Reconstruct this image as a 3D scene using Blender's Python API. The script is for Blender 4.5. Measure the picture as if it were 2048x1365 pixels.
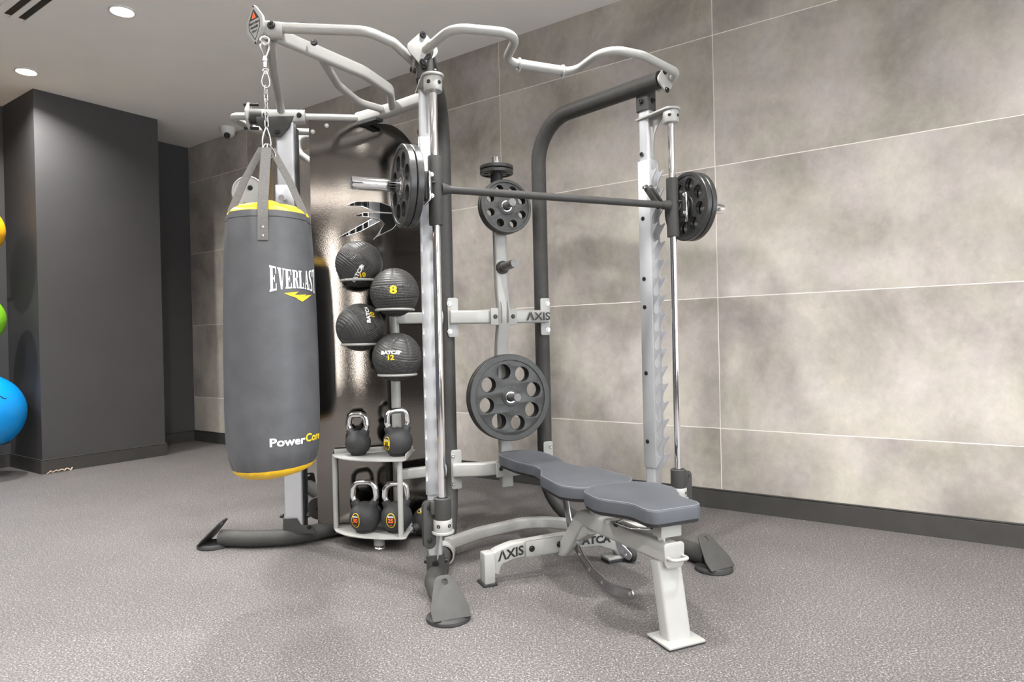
import bpy, bmesh, math, random
from mathutils import Vector, Matrix
random.seed(4)
for o in list(bpy.data.objects): bpy.data.objects.remove(o)
S = bpy.context.scene
C = S.collection
PI = math.pi
V = Vector
def R(d): return math.radians(d)

# ------------------------------------------------------------------ camera
FPX = 1343.7
cd = bpy.data.cameras.new('camera'); cam = bpy.data.objects.new('camera', cd); C.objects.link(cam)
cd.sensor_width = 36; cd.lens = FPX*36/2048; cd.clip_start = .05
pitch, roll = -.0043, -.0222
fw = V((0, math.cos(pitch), math.sin(pitch))); up0 = V((0, -math.sin(pitch), math.cos(pitch))); rt0 = V((1, 0, 0))
rt = rt0*math.cos(roll) + up0*math.sin(roll); upv = -rt0*math.sin(roll) + up0*math.cos(roll)
cam.matrix_world = Matrix(((rt.x, upv.x, -fw.x, 0), (rt.y, upv.y, -fw.y, 0), (rt.z, upv.z, -fw.z, 1.05), (0, 0, 0, 1)))
S.camera = cam
# ------------------------------------------------------------------ world, exposure
w = bpy.data.worlds.new('world'); S.world = w; w.use_nodes = True
w.node_tree.nodes['Background'].inputs[0].default_value = (.9, .95, 1, 1)
w.node_tree.nodes['Background'].inputs[1].default_value = 5.0
S.view_settings.view_transform = 'Standard'; S.view_settings.look = 'None'
S.view_settings.gamma = 1; S.view_settings.use_curve_mapping = False
S.view_settings.exposure = 0.73
DOWNLIGHT_W = 25.0

# ------------------------------------------------------------------ room frame: n = distance towards the tiled wall, s = along it
PHI = .9516
NV = V((math.cos(PHI), math.sin(PHI), 0)); DV = V((-math.sin(PHI), math.cos(PHI), 0))
def W(n, s, z=0.0): return NV*n + DV*s + V((0, 0, z))
ND = 3.9866; SC = 7.1565; CH = 3.2217
TH = R(23.5)
U = V((math.cos(TH), math.sin(TH), 0)); F = V((math.sin(TH), -math.cos(TH), 0)); Z = V((0, 0, 1))

# ------------------------------------------------------------------ materials
def mat(name, col, rough=.5, metal=0.0, noise=None, bump=None, coat=0.0, spec=.5, rvar=None):
    """noise=(scale, amount[, detail]); bump=(scale, strength, distance)"""
    m = bpy.data.materials.new(name); m.use_nodes = True
    nt = m.node_tree; b = nt.nodes['Principled BSDF']
    b.inputs['Base Color'].default_value = (*col, 1)
    b.inputs['Roughness'].default_value = rough; b.inputs['Metallic'].default_value = metal
    b.inputs['Coat Weight'].default_value = coat; b.inputs['Coat Roughness'].default_value = .08
    b.inputs['Specular IOR Level'].default_value = spec
    tc = nt.nodes.new('ShaderNodeTexCoord')
    if noise:
        n = nt.nodes.new('ShaderNodeTexNoise'); n.inputs['Scale'].default_value = noise[0]; n.inputs['Detail'].default_value = noise[2] if len(noise) > 2 else 4
        nt.links.new(tc.outputs['Object'], n.inputs['Vector'])
        r = nt.nodes.new('ShaderNodeValToRGB')
        a = noise[1]
        r.color_ramp.elements[0].position = .3; r.color_ramp.elements[1].position = .7
        r.color_ramp.elements[0].color = (*[c*(1-a) for c in col], 1); r.color_ramp.elements[1].color = (*[min(1, c*(1+a)) for c in col], 1)
        nt.links.new(n.outputs['Fac'], r.inputs['Fac']); nt.links.new(r.outputs['Color'], b.inputs['Base Color'])
    if rvar:
        n = nt.nodes.new('ShaderNodeTexNoise'); n.inputs['Scale'].default_value = rvar[0]
        nt.links.new(tc.outputs['Object'], n.inputs['Vector'])
        mr = nt.nodes.new('ShaderNodeMapRange'); mr.inputs['To Min'].default_value = rough-rvar[1]; mr.inputs['To Max'].default_value = rough+rvar[1]
        nt.links.new(n.outputs['Fac'], mr.inputs['Value']); nt.links.new(mr.outputs['Result'], b.inputs['Roughness'])
    if bump:
        n = nt.nodes.new('ShaderNodeTexNoise'); n.inputs['Scale'].default_value = bump[0]; n.inputs['Detail'].default_value = 3
        nt.links.new(tc.outputs['Object'], n.inputs['Vector'])
        bp = nt.nodes.new('ShaderNodeBump'); bp.inputs['Strength'].default_value = bump[1]; bp.inputs['Distance'].default_value = bump[2]
        nt.links.new(n.outputs['Fac'], bp.inputs['Height']); nt.links.new(bp.outputs['Normal'], b.inputs['Normal'])
    return m
def emit(name, col, st):
    m = bpy.data.materials.new(name); m.use_nodes = True; nt = m.node_tree
    b = nt.nodes['Principled BSDF']; b.inputs['Base Color'].default_value = (*col, 1)
    b.inputs['Emission Color'].default_value = (*col, 1); b.inputs['Emission Strength'].default_value = st
    return m
M_light = mat('light grey powder coat', (.345, .345, .330), .36, .0, noise=(25, .03), bump=(900, .12, .0004), coat=.15)
M_dark = mat('charcoal powder coat', (.050, .049, .047), .52, .0, noise=(30, .08), bump=(700, .25, .0006), spec=.25)
M_alu = mat('silver anodised aluminium', (.50, .51, .53), .36, .45, noise=(8, .04))
M_chrome = mat('chrome', (.85, .85, .86), .07, 1.0, rvar=(15, .03))
M_steel = mat('zinc steel', (.72, .72, .73), .25, 1.0)
M_bolt = mat('black oxide bolt', (.03, .03, .03), .35, .6)
M_plate = mat('black rubberised iron', (.030, .030, .029), .42, .0, noise=(40, .2), bump=(500, .25, .0006), spec=.5)
M_plate2 = mat('satin black iron plate', (.036, .036, .036), .3, .1, noise=(40, .2), bump=(300, .15, .0005), spec=.6)
M_rubber = mat('black rubber', (.02, .02, .02), .6, noise=(50, .2))
M_kb = mat('kettlebell rubber', (.030, .030, .031), .62, noise=(60, .15), bump=(600, .2, .0005), spec=.4)
M_bag = mat('heavy bag black cover', (.068, .070, .076), .47, noise=(14, .12), bump=(60, .25, .002), spec=.5)
M_yel = mat('yellow vinyl', (.72, .44, .012), .42, noise=(12, .08), bump=(20, .3, .004))
M_strap = mat('grey webbing strap', (.11, .105, .10), .75, noise=(200, .2), bump=(900, .5, .0008))
M_white = mat('white print', (.80, .80, .80), .6)
M_yprint = mat('yellow print', (.80, .55, .02), .6)
M_orange = mat('orange print', (.85, .13, .02), .6)
M_black = mat('black print', (.012, .012, .012), .5)
M_pad = mat('slate blue grey vinyl', (.062, .067, .077), .48, noise=(9, .12), bump=(420, .3, .0007), spec=.5)
M_board = mat('black pad board', (.012, .012, .012), .6)
M_seam = mat('pale blue grey stitching', (.15, .16, .185), .6)
M_shroud = mat('glossy black shroud', (.16, .148, .138), .07, 1.0, bump=(240, .12, .0008))
M_blk = mat('satin black sheet', (.012, .012, .012), .35)
M_peg = mat('worn dark steel', (.16, .155, .15), .42, .4, noise=(60, .15))
M_arc = mat('dull chrome flat bar', (.42, .42, .43), .22, 1.0)
M_balb = mat('blue exercise ball', (.0, .27, .72), .30, bump=(30, .05, .002))
M_balg = mat('green exercise ball', (.20, .52, .02), .32)
M_baly = mat('yellow orange exercise ball', (.90, .45, .01), .32)
M_ceil = mat('ceiling paint', (.90, .875, .845), .9, noise=(3, .02))
M_wdark = mat('dark grey paint', (.052, .050, .051), .62, noise=(3, .05), bump=(300, .1, .0006))
M_base = mat('dark baseboard', (.045, .043, .040), .45, noise=(12, .1))
M_grout = mat('pale grout', (.88, .83, .78), .9)
M_camw = mat('white plastic', (.7, .69, .67), .4)
M_cord = mat('beige cord', (.62, .48, .36), .7)
M_lamp = emit('lit lamp lens', (1, .98, .94), 30)
M_strip = emit('added strip glow', (1, .95, .88), 22)  # glow of the strips added for the shroud reflection

def tile_mat():
    m = bpy.data.materials.new('concrete look porcelain'); m.use_nodes = True
    nt = m.node_tree; b = nt.nodes['Principled BSDF']; L = nt.links
    tc = nt.nodes.new('ShaderNodeTexCoord'); oi = nt.nodes.new('ShaderNodeObjectInfo')
    ml = nt.nodes.new('ShaderNodeVectorMath'); ml.operation = 'SCALE'; ml.inputs[3].default_value = 37
    cx = nt.nodes.new('ShaderNodeCombineXYZ')
    for i in range(3): L.new(oi.outputs['Random'], cx.inputs[i])
    L.new(cx.outputs[0], ml.inputs[0])
    ad = nt.nodes.new('ShaderNodeVectorMath'); ad.operation = 'ADD'
    L.new(tc.outputs['Object'], ad.inputs[0]); L.new(ml.outputs[0], ad.inputs[1])
    n1 = nt.nodes.new('ShaderNodeTexNoise'); n1.inputs['Scale'].default_value = 1.7; n1.inputs['Detail'].default_value = 8; n1.inputs['Roughness'].default_value = .60; n1.inputs['Distortion'].default_value = .25
    n2 = nt.nodes.new('ShaderNodeTexNoise'); n2.inputs['Scale'].default_value = 22; n2.inputs['Detail'].default_value = 6; n2.inputs['Roughness'].default_value = .7
    n3 = nt.nodes.new('ShaderNodeTexNoise'); n3.inputs['Scale'].default_value = 3.5; n3.inputs['Detail'].default_value = 3
    mp = nt.nodes.new('ShaderNodeMapping'); mp.inputs['Scale'].default_value = (1, 1, .85)
    L.new(ad.outputs[0], mp.inputs[0])
    for n in (n1, n2): L.new(mp.outputs[0], n.inputs['Vector'])
    L.new(ad.outputs[0], n3.inputs['Vector'])
    r = nt.nodes.new('ShaderNodeValToRGB'); e = r.color_ramp.elements
    e[0].position = .32; e[0].color = (.265, .248, .234, 1)
    e[1].position = .68; e[1].color = (.56, .535, .51, 1)
    x = e.new(.47); x.color = (.40, .377, .356, 1)
    L.new(n1.outputs['Fac'], r.inputs['Fac'])
    r2 = nt.nodes.new('ShaderNodeValToRGB'); r2.color_ramp.elements[0].position = .3; r2.color_ramp.elements[0].color = (.80, .80, .80, 1); r2.color_ramp.elements[1].position = .7; r2.color_ramp.elements[1].color = (1.12, 1.12, 1.12, 1)
    L.new(n2.outputs['Fac'], r2.inputs['Fac'])
    mx = nt.nodes.new('ShaderNodeMix'); mx.data_type = 'RGBA'; mx.blend_type = 'MULTIPLY'; mx.inputs[0].default_value = .55
    L.new(r.outputs[0], mx.inputs[6]); L.new(r2.outputs[0], mx.inputs[7])
    r3 = nt.nodes.new('ShaderNodeValToRGB'); r3.color_ramp.elements[0].position = .35; r3.color_ramp.elements[0].color = (1.0, .985, .90, 1); r3.color_ramp.elements[1].position = .65; r3.color_ramp.elements[1].color = (1, .965, .96, 1)
    L.new(n3.outputs['Fac'], r3.inputs['Fac'])
    mx2 = nt.nodes.new('ShaderNodeMix'); mx2.data_type = 'RGBA'; mx2.blend_type = 'MULTIPLY'; mx2.inputs[0].default_value = 1
    L.new(mx.outputs[2], mx2.inputs[6]); L.new(r3.outputs[0], mx2.inputs[7])
    L.new(mx2.outputs[2], b.inputs['Base Color'])
    b.inputs['Roughness'].default_value = .62; b.inputs['Specular IOR Level'].default_value = .3
    return m
M_tile = tile_mat()
def floor_mat():
    m = bpy.data.materials.new('speckled rubber floor'); m.use_nodes = True
    nt = m.node_tree; b = nt.nodes['Principled BSDF']; L = nt.links
    tc = nt.nodes.new('ShaderNodeTexCoord')
    a = nt.nodes.new('ShaderNodeTexNoise'); a.inputs['Scale'].default_value = 150; a.inputs['Detail'].default_value = 3; a.inputs['Roughness'].default_value = .75
    c = nt.nodes.new('ShaderNodeTexNoise'); c.inputs['Scale'].default_value = .9; c.inputs['Detail'].default_value = 5
    L.new(tc.outputs['Object'], a.inputs['Vector']); L.new(tc.outputs['Object'], c.inputs['Vector'])
    r = nt.nodes.new('ShaderNodeValToRGB'); e = r.color_ramp.elements
    e[0].position = .38; e[0].color = (.052, .049, .048, 1); e[1].position = .64; e[1].color = (.30, .283, .276, 1)
    x = e.new(.53); x.color = (.116, .109, .107, 1)
    L.new(a.outputs['Fac'], r.inputs['Fac'])
    r2 = nt.nodes.new('ShaderNodeValToRGB'); r2.color_ramp.elements[0].position = .35; r2.color_ramp.elements[0].color = (.87, .865, .86, 1); r2.color_ramp.elements[1].position = .65; r2.color_ramp.elements[1].color = (1.08, 1.06, 1.06, 1)
    L.new(c.outputs['Fac'], r2.inputs['Fac'])
    mx = nt.nodes.new('ShaderNodeMix'); mx.data_type = 'RGBA'; mx.blend_type = 'MULTIPLY'; mx.inputs[0].default_value = 1
    L.new(r.outputs[0], mx.inputs[6]); L.new(r2.outputs[0], mx.inputs[7]); vf = nt.nodes.new('ShaderNodeTexVoronoi'); vf.inputs['Scale'].default_value = 120
    L.new(tc.outputs['Object'], vf.inputs['Vector'])
    sz = nt.nodes.new('ShaderNodeSeparateColor'); L.new(vf.outputs['Color'], sz.inputs[0])
    m1 = nt.nodes.new('ShaderNodeMath'); m1.operation = 'LESS_THAN'; m1.inputs[1].default_value = .25; L.new(vf.outputs['Distance'], m1.inputs[0])
    m2 = nt.nodes.new('ShaderNodeMath'); m2.operation = 'GREATER_THAN'; m2.inputs[1].default_value = .86; L.new(sz.outputs[0], m2.inputs[0])
    m3 = nt.nodes.new('ShaderNodeMath'); m3.operation = 'MULTIPLY'; L.new(m1.outputs[0], m3.inputs[0]); L.new(m2.outputs[0], m3.inputs[1])
    fx = nt.nodes.new('ShaderNodeMix'); fx.data_type = 'RGBA'; fx.inputs[7].default_value = (.42, .40, .385, 1)
    L.new(m3.outputs[0], fx.inputs[0]); L.new(mx.outputs[2], fx.inputs[6])
    L.new(fx.outputs[2], b.inputs['Base Color'])
    bp = nt.nodes.new('ShaderNodeBump'); bp.inputs['Strength'].default_value = .35; bp.inputs['Distance'].default_value = .002
    L.new(a.outputs['Fac'], bp.inputs['Height']); L.new(bp.outputs[0], b.inputs['Normal'])
    b.inputs['Roughness'].default_value = .58; b.inputs['Specular IOR Level'].default_value = .35
    return m
M_floor = floor_mat()
def medball_mat():
    """rubber medicine ball: dimpled middle band, grooved rings towards the poles (relief only)"""
    m = bpy.data.materials.new('grooved black rubber ball'); m.use_nodes = True
    nt = m.node_tree; b = nt.nodes['Principled BSDF']; L = nt.links
    b.inputs['Base Color'].default_value = (.042, .041, .040, 1); b.inputs['Roughness'].default_value = .42
    tc = nt.nodes.new('ShaderNodeTexCoord'); sx = nt.nodes.new('ShaderNodeSeparateXYZ'); L.new(tc.outputs['Object'], sx.inputs[0])
    def M(op, a, bb=None, c=None):
        n = nt.nodes.new('ShaderNodeMath'); n.operation = op
        for i, v in enumerate((a, bb, c)):
            if v is None: continue
            if isinstance(v, (int, float)): n.inputs[i].default_value = v
            else: L.new(v, n.inputs[i])
        return n.outputs[0]
    az = M('ABSOLUTE', sx.outputs[2])
    band = M('GREATER_THAN', az, .031)
    wave = M('SINE', M('MULTIPLY', sx.outputs[2], 480.))
    g = M('MULTIPLY', wave, 0.)
    vo = nt.nodes.new('ShaderNodeTexVoronoi'); vo.inputs['Scale'].default_value = 130; vo.inputs['Randomness'].default_value = .15
    L.new(tc.outputs['Object'], vo.inputs['Vector'])
    dm = M('MULTIPLY', vo.outputs['Distance'], M('SUBTRACT', 1., band))
    h = M('ADD', g, M('MULTIPLY', dm, 1.6))
    # six meridian seams
    at = M('ARCTAN2', sx.outputs[1], sx.outputs[0])
    seam = M('GREATER_THAN', M('ABSOLUTE', M('SINE', M('MULTIPLY', at, 3.))), .09)
    h2 = M('MULTIPLY', h, seam)
    bp = nt.nodes.new('ShaderNodeBump'); bp.inputs['Strength'].default_value = .9; bp.inputs['Distance'].default_value = .004
    L.new(h2, bp.inputs['Height']); L.new(bp.outputs[0], b.inputs['Normal'])
    return m
M_ball = medball_mat()

# ------------------------------------------------------------------ object helpers
ORG = {}
def setp(o, label=None, cat=None, group=None, kind=None):
    if label: o['label'] = label
    if cat: o['category'] = cat
    if group: o['group'] = group
    if kind: o['kind'] = kind
    return o
def thing(name, label, cat, loc=(0, 0, 0), group=None):
    o = bpy.data.objects.new(name, None); C.objects.link(o); o.location = loc; o.empty_display_size = .1
    ORG[o.name] = V(loc); return setp(o, label, cat, group)
def put(name, me, m, parent=None, label=None, smooth=True, kind=None):
    me.materials.clear(); me.materials.append(m)
    o = bpy.data.objects.new(name, me); C.objects.link(o)
    if parent is not None:
        g = ORG[parent.name]; me.transform(Matrix.Translation(-g)); o.parent = parent; ORG[o.name] = g.copy()
    else: ORG[o.name] = V((0, 0, 0))
    if smooth: auto_smooth(me)
    if label: o['label'] = label
    if kind: o['kind'] = kind
    return o
def auto_smooth(me, ang=38):
    bm = bmesh.new(); bm.from_mesh(me)
    for f in bm.faces: f.smooth = True
    a = R(ang)
    for e in bm.edges:
        e.smooth = not (len(e.link_faces) != 2 or e.calc_face_angle(0) > a)
    bm.to_mesh(me); bm.free()
def me_of(bm, name='m'):
    bmesh.ops.recalc_face_normals(bm, faces=bm.faces)
    me = bpy.data.meshes.new(name); bm.to_mesh(me); bm.free(); return me
def join(*mes):
    bm = bmesh.new()
    for m_ in mes: bm.from_mesh(m_)
    me = bpy.data.meshes.new('j'); bm.to_mesh(me); bm.free(); return me
def frame(o, ex, ey, ez=None):
    ex = V(ex).normalized(); ey = V(ey).normalized()
    ez = ex.cross(ey).normalized() if ez is None else V(ez).normalized()
    m = Matrix.Identity(4)
    for i in range(3): m[i][0] = ex[i]; m[i][1] = ey[i]; m[i][2] = ez[i]; m[i][3] = o[i]
    return m
def box(c, size, ax=(V((1, 0, 0)), V((0, 1, 0)), Z), bev=.0, seg=2):
    bm = bmesh.new(); bmesh.ops.create_cube(bm, size=1)
    bmesh.ops.scale(bm, vec=size, verts=bm.verts)
    if bev > 0: bmesh.ops.bevel(bm, geom=bm.edges[:], offset=bev, segments=seg, affect='EDGES', profile=.5)
    m = Matrix.Identity(4)
    for i in range(3):
        for j in range(3): m[i][j] = ax[j][i]
        m[i][3] = c[i]
    bm.transform(m); return me_of(bm)
AX = (U, -F, Z)          # machine-aligned box axes: width along U, depth along F
RX = (NV, DV, Z)         # room-aligned
def fillet(pts, rad, n=7):
    pts = [V(p) for p in pts]
    if isinstance(rad, (int, float)): rad = [rad]*len(pts)
    out = [pts[0]]
    for i in range(1, len(pts)-1):
        a, b, c = pts[i-1], pts[i], pts[i+1]
        d1 = (a-b); d2 = (c-b); l1, l2 = d1.length, d2.length; d1 /= l1; d2 /= l2
        ang = d1.angle(d2)
        if ang > PI-.02 or rad[i] <= 0: out.append(b); continue
        t = min(rad[i]/math.tan(ang/2), l1*.48, l2*.48); r = t*math.tan(ang/2)
        cc = b + (d1+d2).normalized()*(r/math.sin(ang/2))
        p0 = b+d1*t; p1 = b+d2*t
        v0 = p0-cc; v1 = p1-cc; w_ = v0.angle(v1)
        for k in range(n+1):
            q = k/n
            out.append(cc + (v0*math.sin((1-q)*w_) + v1*math.sin(q*w_))/math.sin(w_))
    out.append(pts[-1]); return out
def circ(r, n=16): return [(r*math.cos(2*PI*k/n), r*math.sin(2*PI*k/n)) for k in range(n)]
def rrect(wd, h, r, n=3):
    out = []
    for cx, cy, a0 in ((wd/2-r, h/2-r, 0), (-wd/2+r, h/2-r, 90), (-wd/2+r, -h/2+r, 180), (wd/2-r, -h/2+r, 270)):
        for k in range(n+1): a = R(a0+90*k/n); out.append((cx+r*math.cos(a), cy+r*math.sin(a)))
    return out
def sweep(path, prof, up=None, closed=False):
    path = [V(p) for p in path]; bm = bmesh.new(); rings = []
    n = len(path); prevx = None
    for i, p in enumerate(path):
        if closed: t = (path[(i+1) % n]-path[i-1])
        else: t = path[min(i+1, n-1)]-path[max(i-1, 0)]
        t.normalize()
        if up is not None:
            x = t.cross(V(up))
            if x.length < 1e-4: x = prevx if prevx is not None else t.orthogonal()
            x = x - t*x.dot(t); x.normalize()
        elif prevx is None: x = t.orthogonal().normalized()
        else: x = (prevx - t*prevx.dot(t)).normalized()
        prevx = x; y = x.cross(t)*-1
        y = t.cross(x)*-1 if False else x.cross(t)
        rings.append([bm.verts.new(p + x*a + y*b) for a, b in prof])
    m_ = len(prof)
    rng = range(n if closed else n-1)
    for i in rng:
        a, b = rings[i], rings[(i+1) % n]
        for k in range(m_): bm.faces.new((a[k], a[(k+1) % m_], b[(k+1) % m_], b[k]))
    if not closed: bm.faces.new(rings[0]); bm.faces.new(rings[-1])
    return me_of(bm)
def tube(pts, r, rad=.0, n=14, closed=False):
    p = fillet(pts, rad) if rad else [V(q) for q in pts]
    return sweep(p, circ(r, n), closed=closed)
def cyl(a, b, r, r2=None, n=20):
    a = V(a); b = V(b); t = (b-a).normalized(); x = t.orthogonal().normalized(); y = t.cross(x)
    bm = bmesh.new(); r2 = r if r2 is None else r2
    A = [bm.verts.new(a+(x*math.cos(2*PI*k/n)+y*math.sin(2*PI*k/n))*r) for k in range(n)]
    B = [bm.verts.new(b+(x*math.cos(2*PI*k/n)+y*math.sin(2*PI*k/n))*r2) for k in range(n)]
    for k in range(n): bm.faces.new((A[k], A[(k+1) % n], B[(k+1) % n], B[k]))
    bm.faces.new(A); bm.faces.new(B); return me_of(bm)
def lathe(prof, m=None, n=40, cap=True):
    """prof = [(r, z)]; revolved round local z"""
    bm = bmesh.new(); rings = []
    for r, z in prof:
        if r < 1e-6: rings.append([bm.verts.new((0, 0, z))]*n)
        else: rings.append([bm.verts.new((r*math.cos(2*PI*k/n), r*math.sin(2*PI*k/n), z)) for k in range(n)])
    for a, b in zip(rings, rings[1:]):
        for k in range(n):
            q = [a[k], a[(k+1) % n], b[(k+1) % n], b[k]]
            u = []
            for v_ in q:
                if v_ not in u: u.append(v_)
            if len(u) > 2: bm.faces.new(u)
    if cap:
        for rg in (rings[0], rings[-1]):
            if rg[0] is not rg[1]: bm.faces.new(rg)
    if m is not None: bm.transform(m)
    return me_of(bm)
def ring_lathe(prof, m=None, n=40):
    """closed profile loop revolved round local z"""
    bm = bmesh.new(); rings = [[bm.verts.new((r*math.cos(2*PI*k/n), r*math.sin(2*PI*k/n), z)) for k in range(n)] for r, z in prof]
    for i in range(len(rings)):
        a, b = rings[i], rings[(i+1) % len(rings)]
        for k in range(n): bm.faces.new((a[k], a[(k+1) % n], b[(k+1) % n], b[k]))
    if m is not None: bm.transform(m)
    return me_of(bm)
def torus(c, ax, Rr, r, n=32, k=10):
    ax = V(ax).normalized(); x = ax.orthogonal().normalized(); y = ax.cross(x)
    return sweep([V(c)+(x*math.cos(2*PI*i/n)+y*math.sin(2*PI*i/n))*Rr for i in range(n)], circ(r, k), closed=True)
def shape(loops, th, m=None, bev=0.0):
    """flat plate from 2-D loops (first = outline, others = holes), thickness th centred on z=0"""
    cu = bpy.data.curves.new('c', 'CURVE'); cu.dimensions = '2D'; cu.fill_mode = 'BOTH'; cu.extrude = max(th/2-bev, 0); cu.bevel_depth = bev; cu.bevel_resolution = 1
    cu.offset = -bev
    for lp in loops:
        sp = cu.splines.new('POLY'); sp.points.add(len(lp)-1); sp.use_cyclic_u = True
        for i, p in enumerate(lp): sp.points[i].co = (p[0], p[1], 0, 1)
    ob = bpy.data.objects.new('t', cu); me = bpy.data.meshes.new_from_object(ob)
    bpy.data.objects.remove(ob); bpy.data.curves.remove(cu)
    bm = bmesh.new(); bm.from_mesh(me); bpy.data.meshes.remove(me)
    bmesh.ops.remove_doubles(bm, verts=bm.verts, dist=1e-5)
    if m is not None: bm.transform(m)
    return me_of(bm)
def hole(cx, cy, r, n=16): return [(cx+r*math.cos(2*PI*k/n), cy+r*math.sin(2*PI*k/n)) for k in range(n)]
def rpoly(pts, rad, n=5):
    P = [V((a, b, 0)) for a, b in pts]; N_ = len(P); out = []
    if isinstance(rad, (int, float)): rad = [rad]*N_
    for i in range(N_):
        seg = fillet([P[i-1], P[i], P[(i+1) % N_]], [0, rad[i], 0], n)[1:-1]
        out += [(q.x, q.y) for q in seg]
    return out
def oblong(a, b, wd, th, nrm, hs=()):
    """flat bar with round ends between a and b"""
    a = V(a); b = V(b); L_ = (b-a).length; r = wd/2
    lp = [(r*math.cos(t), r*math.sin(t)) for t in [R(90+180*k/8) for k in range(9)]] + [(L_+r*math.cos(t), r*math.sin(t)) for t in [R(-90+180*k/8) for k in range(9)]]
    ex = (b-a).normalized(); nz = V(nrm).normalized(); ey = nz.cross(ex)
    return shape([lp]+[hole(h*L_, 0, wd*.18) for h in hs], th, frame(a, ex, ey, nz), bev=.001)
def text(s, size, fn=None, m=None, ext=.0003, bold=0.0, sx=1.0, sub=0, space=1.0, shear=0.0):
    cu = bpy.data.curves.new('t', 'FONT'); cu.body = s; cu.size = size; cu.extrude = ext; cu.offset = bold; cu.align_x = 'CENTER'; cu.align_y = 'CENTER'; cu.space_character = space; cu.resolution_u = 3; cu.shear = shear
    ob = bpy.data.objects.new('t', cu); me = bpy.data.meshes.new_from_object(ob); bpy.data.objects.remove(ob)
    bm = bmesh.new(); bm.from_mesh(me); bpy.data.meshes.remove(me)
    bmesh.ops.scale(bm, vec=(sx, 1, 1), verts=bm.verts)
    if sub: bmesh.ops.triangulate(bm, faces=bm.faces); bmesh.ops.subdivide_edges(bm, edges=bm.edges[:], cuts=sub)
    if fn:
        for v_ in bm.verts: v_.co = fn(v_.co)
    if m is not None: bm.transform(m)
    me = bpy.data.meshes.new('t'); bm.to_mesh(me); bm.free(); return me
def polys(pl, fn=None, m=None, sub=2, ext=.0):
    bm = bmesh.new()
    for p in pl: bm.faces.new([bm.verts.new((a, b, ext)) for a, b in p])
    bmesh.ops.triangulate(bm, faces=bm.faces)
    if sub:
        for _ in range(sub): bmesh.ops.subdivide_edges(bm, edges=bm.edges[:], cuts=1)
    if fn:
        for v_ in bm.verts: v_.co = fn(v_.co)
    if m is not None: bm.transform(m)
    me = bpy.data.meshes.new('p'); bm.to_mesh(me); bm.free(); return me
_bolt = {}
def bolt(p, d, parent, r=.009, m=None, name='bolt', h=.006):
    """button-head bolt with a recessed hex socket, head centre at p, facing d"""
    key = (round(r, 4), (m or M_bolt).name, h)
    if key not in _bolt:
        me = lathe([(r*1.25, 0), (r*1.25, .0015), (r, .0016), (r*.98, h*.5), (r*.75, h), (r*.42, h), (r*.40, h*.45), (0, h*.45)], n=14)
        auto_smooth(me); me.materials.append(m or M_bolt); _bolt[key] = me
    o = bpy.data.objects.new(name, _bolt[key]); C.objects.link(o)
    d = V(d).normalized(); x = d.orthogonal().normalized()
    o.parent = parent; mt = frame(V(p)-ORG[parent.name], x, d.cross(x), d)
    o.matrix_local = mt; ORG[o.name] = V((0, 0, 0)); return o
def tree(o, parent=None):
    c = o.copy(); C.objects.link(c)
    if parent is not None: c.parent = parent; c.matrix_parent_inverse = o.matrix_parent_inverse.copy()
    ORG[c.name] = ORG.get(o.name, V((0, 0, 0)))
    for ch in list(o.children): tree(ch, c)
    return c

# ================================================================== SETTING
N0, S0 = -3.9, -4.6      # far sides of the room, behind the camera
put('floor', box(W((ND+N0)/2, (SC+S0)/2, -.05), (ND-N0+.4, SC-S0+.4, .1), RX), M_floor, kind='structure')
put('ceiling', box(W((ND+N0)/2, (SC+S0)/2, CH+.05), (ND-N0+.4, SC-S0+.4, .1), RX), M_ceil, kind='structure')
wr = put('wall_right', box(W(ND+.1012, (SC+S0)/2, CH/2), (.2, SC-S0+.4, CH), RX), M_grout, kind='structure', label='pale grout bed of the concrete look tiled wall')
# tiles: columns along s, rows in z
WT = 1.5791; s_j = 1.3246; zr = [.10, .4829, 1.2656, 2.0483, 2.831, CH]
gj = .0048
for k in range(-4, 5):
    a = s_j+WT*(k-1); b = s_j+WT*k
    a = max(a, S0); b = min(b, SC)
    if b-a < .05: continue
    for i in range(5):
        z0, z1 = zr[i]+(gj/2 if i else 0), zr[i+1]-(gj/2 if i < 4 else 0)
        me = box(W(ND+.0055, (a+b)/2, (z0+z1)/2), (.011, b-a-gj, z1-z0), RX, bev=.0004, seg=1)
        o = put('tile', me, M_tile, wr, smooth=False)
        c = W(ND+.0055, (a+b)/2, (z0+z1)/2); me.transform(Matrix.Translation(-c)); o.location = c
wb = put('wall_back', box(W((ND+N0)/2, SC+.1, CH/2), (ND-N0, .2, CH), RX), M_wdark, kind='structure')
put('wall_column', box(W((2.279+3.306)/2, SC-.343, CH/2), (1.027, .686, CH), RX), M_wdark, kind='structure')
put('wall_left', box(W(N0-.1, (SC+S0)/2, CH/2), (.2, SC-S0, CH), RX), M_wdark, kind='structure')
wn0, wn1, wz0, wz1 = -.1, 3.7, .55, 3.0
put('wall_front', join(box(W((wn0+N0)/2, S0-.1, CH/2), (wn0-N0, .2, CH), RX), box(W((wn1+ND)/2, S0-.1, CH/2), (ND-wn1, .2, CH), RX),
    box(W((wn0+wn1)/2, S0-.1, wz0/2), (wn1-wn0, .2, wz0), RX), box(W((wn0+wn1)/2, S0-.1, (CH+wz1)/2), (wn1-wn0, .2, CH-wz1), RX)), M_wdark, kind='structure')
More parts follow.
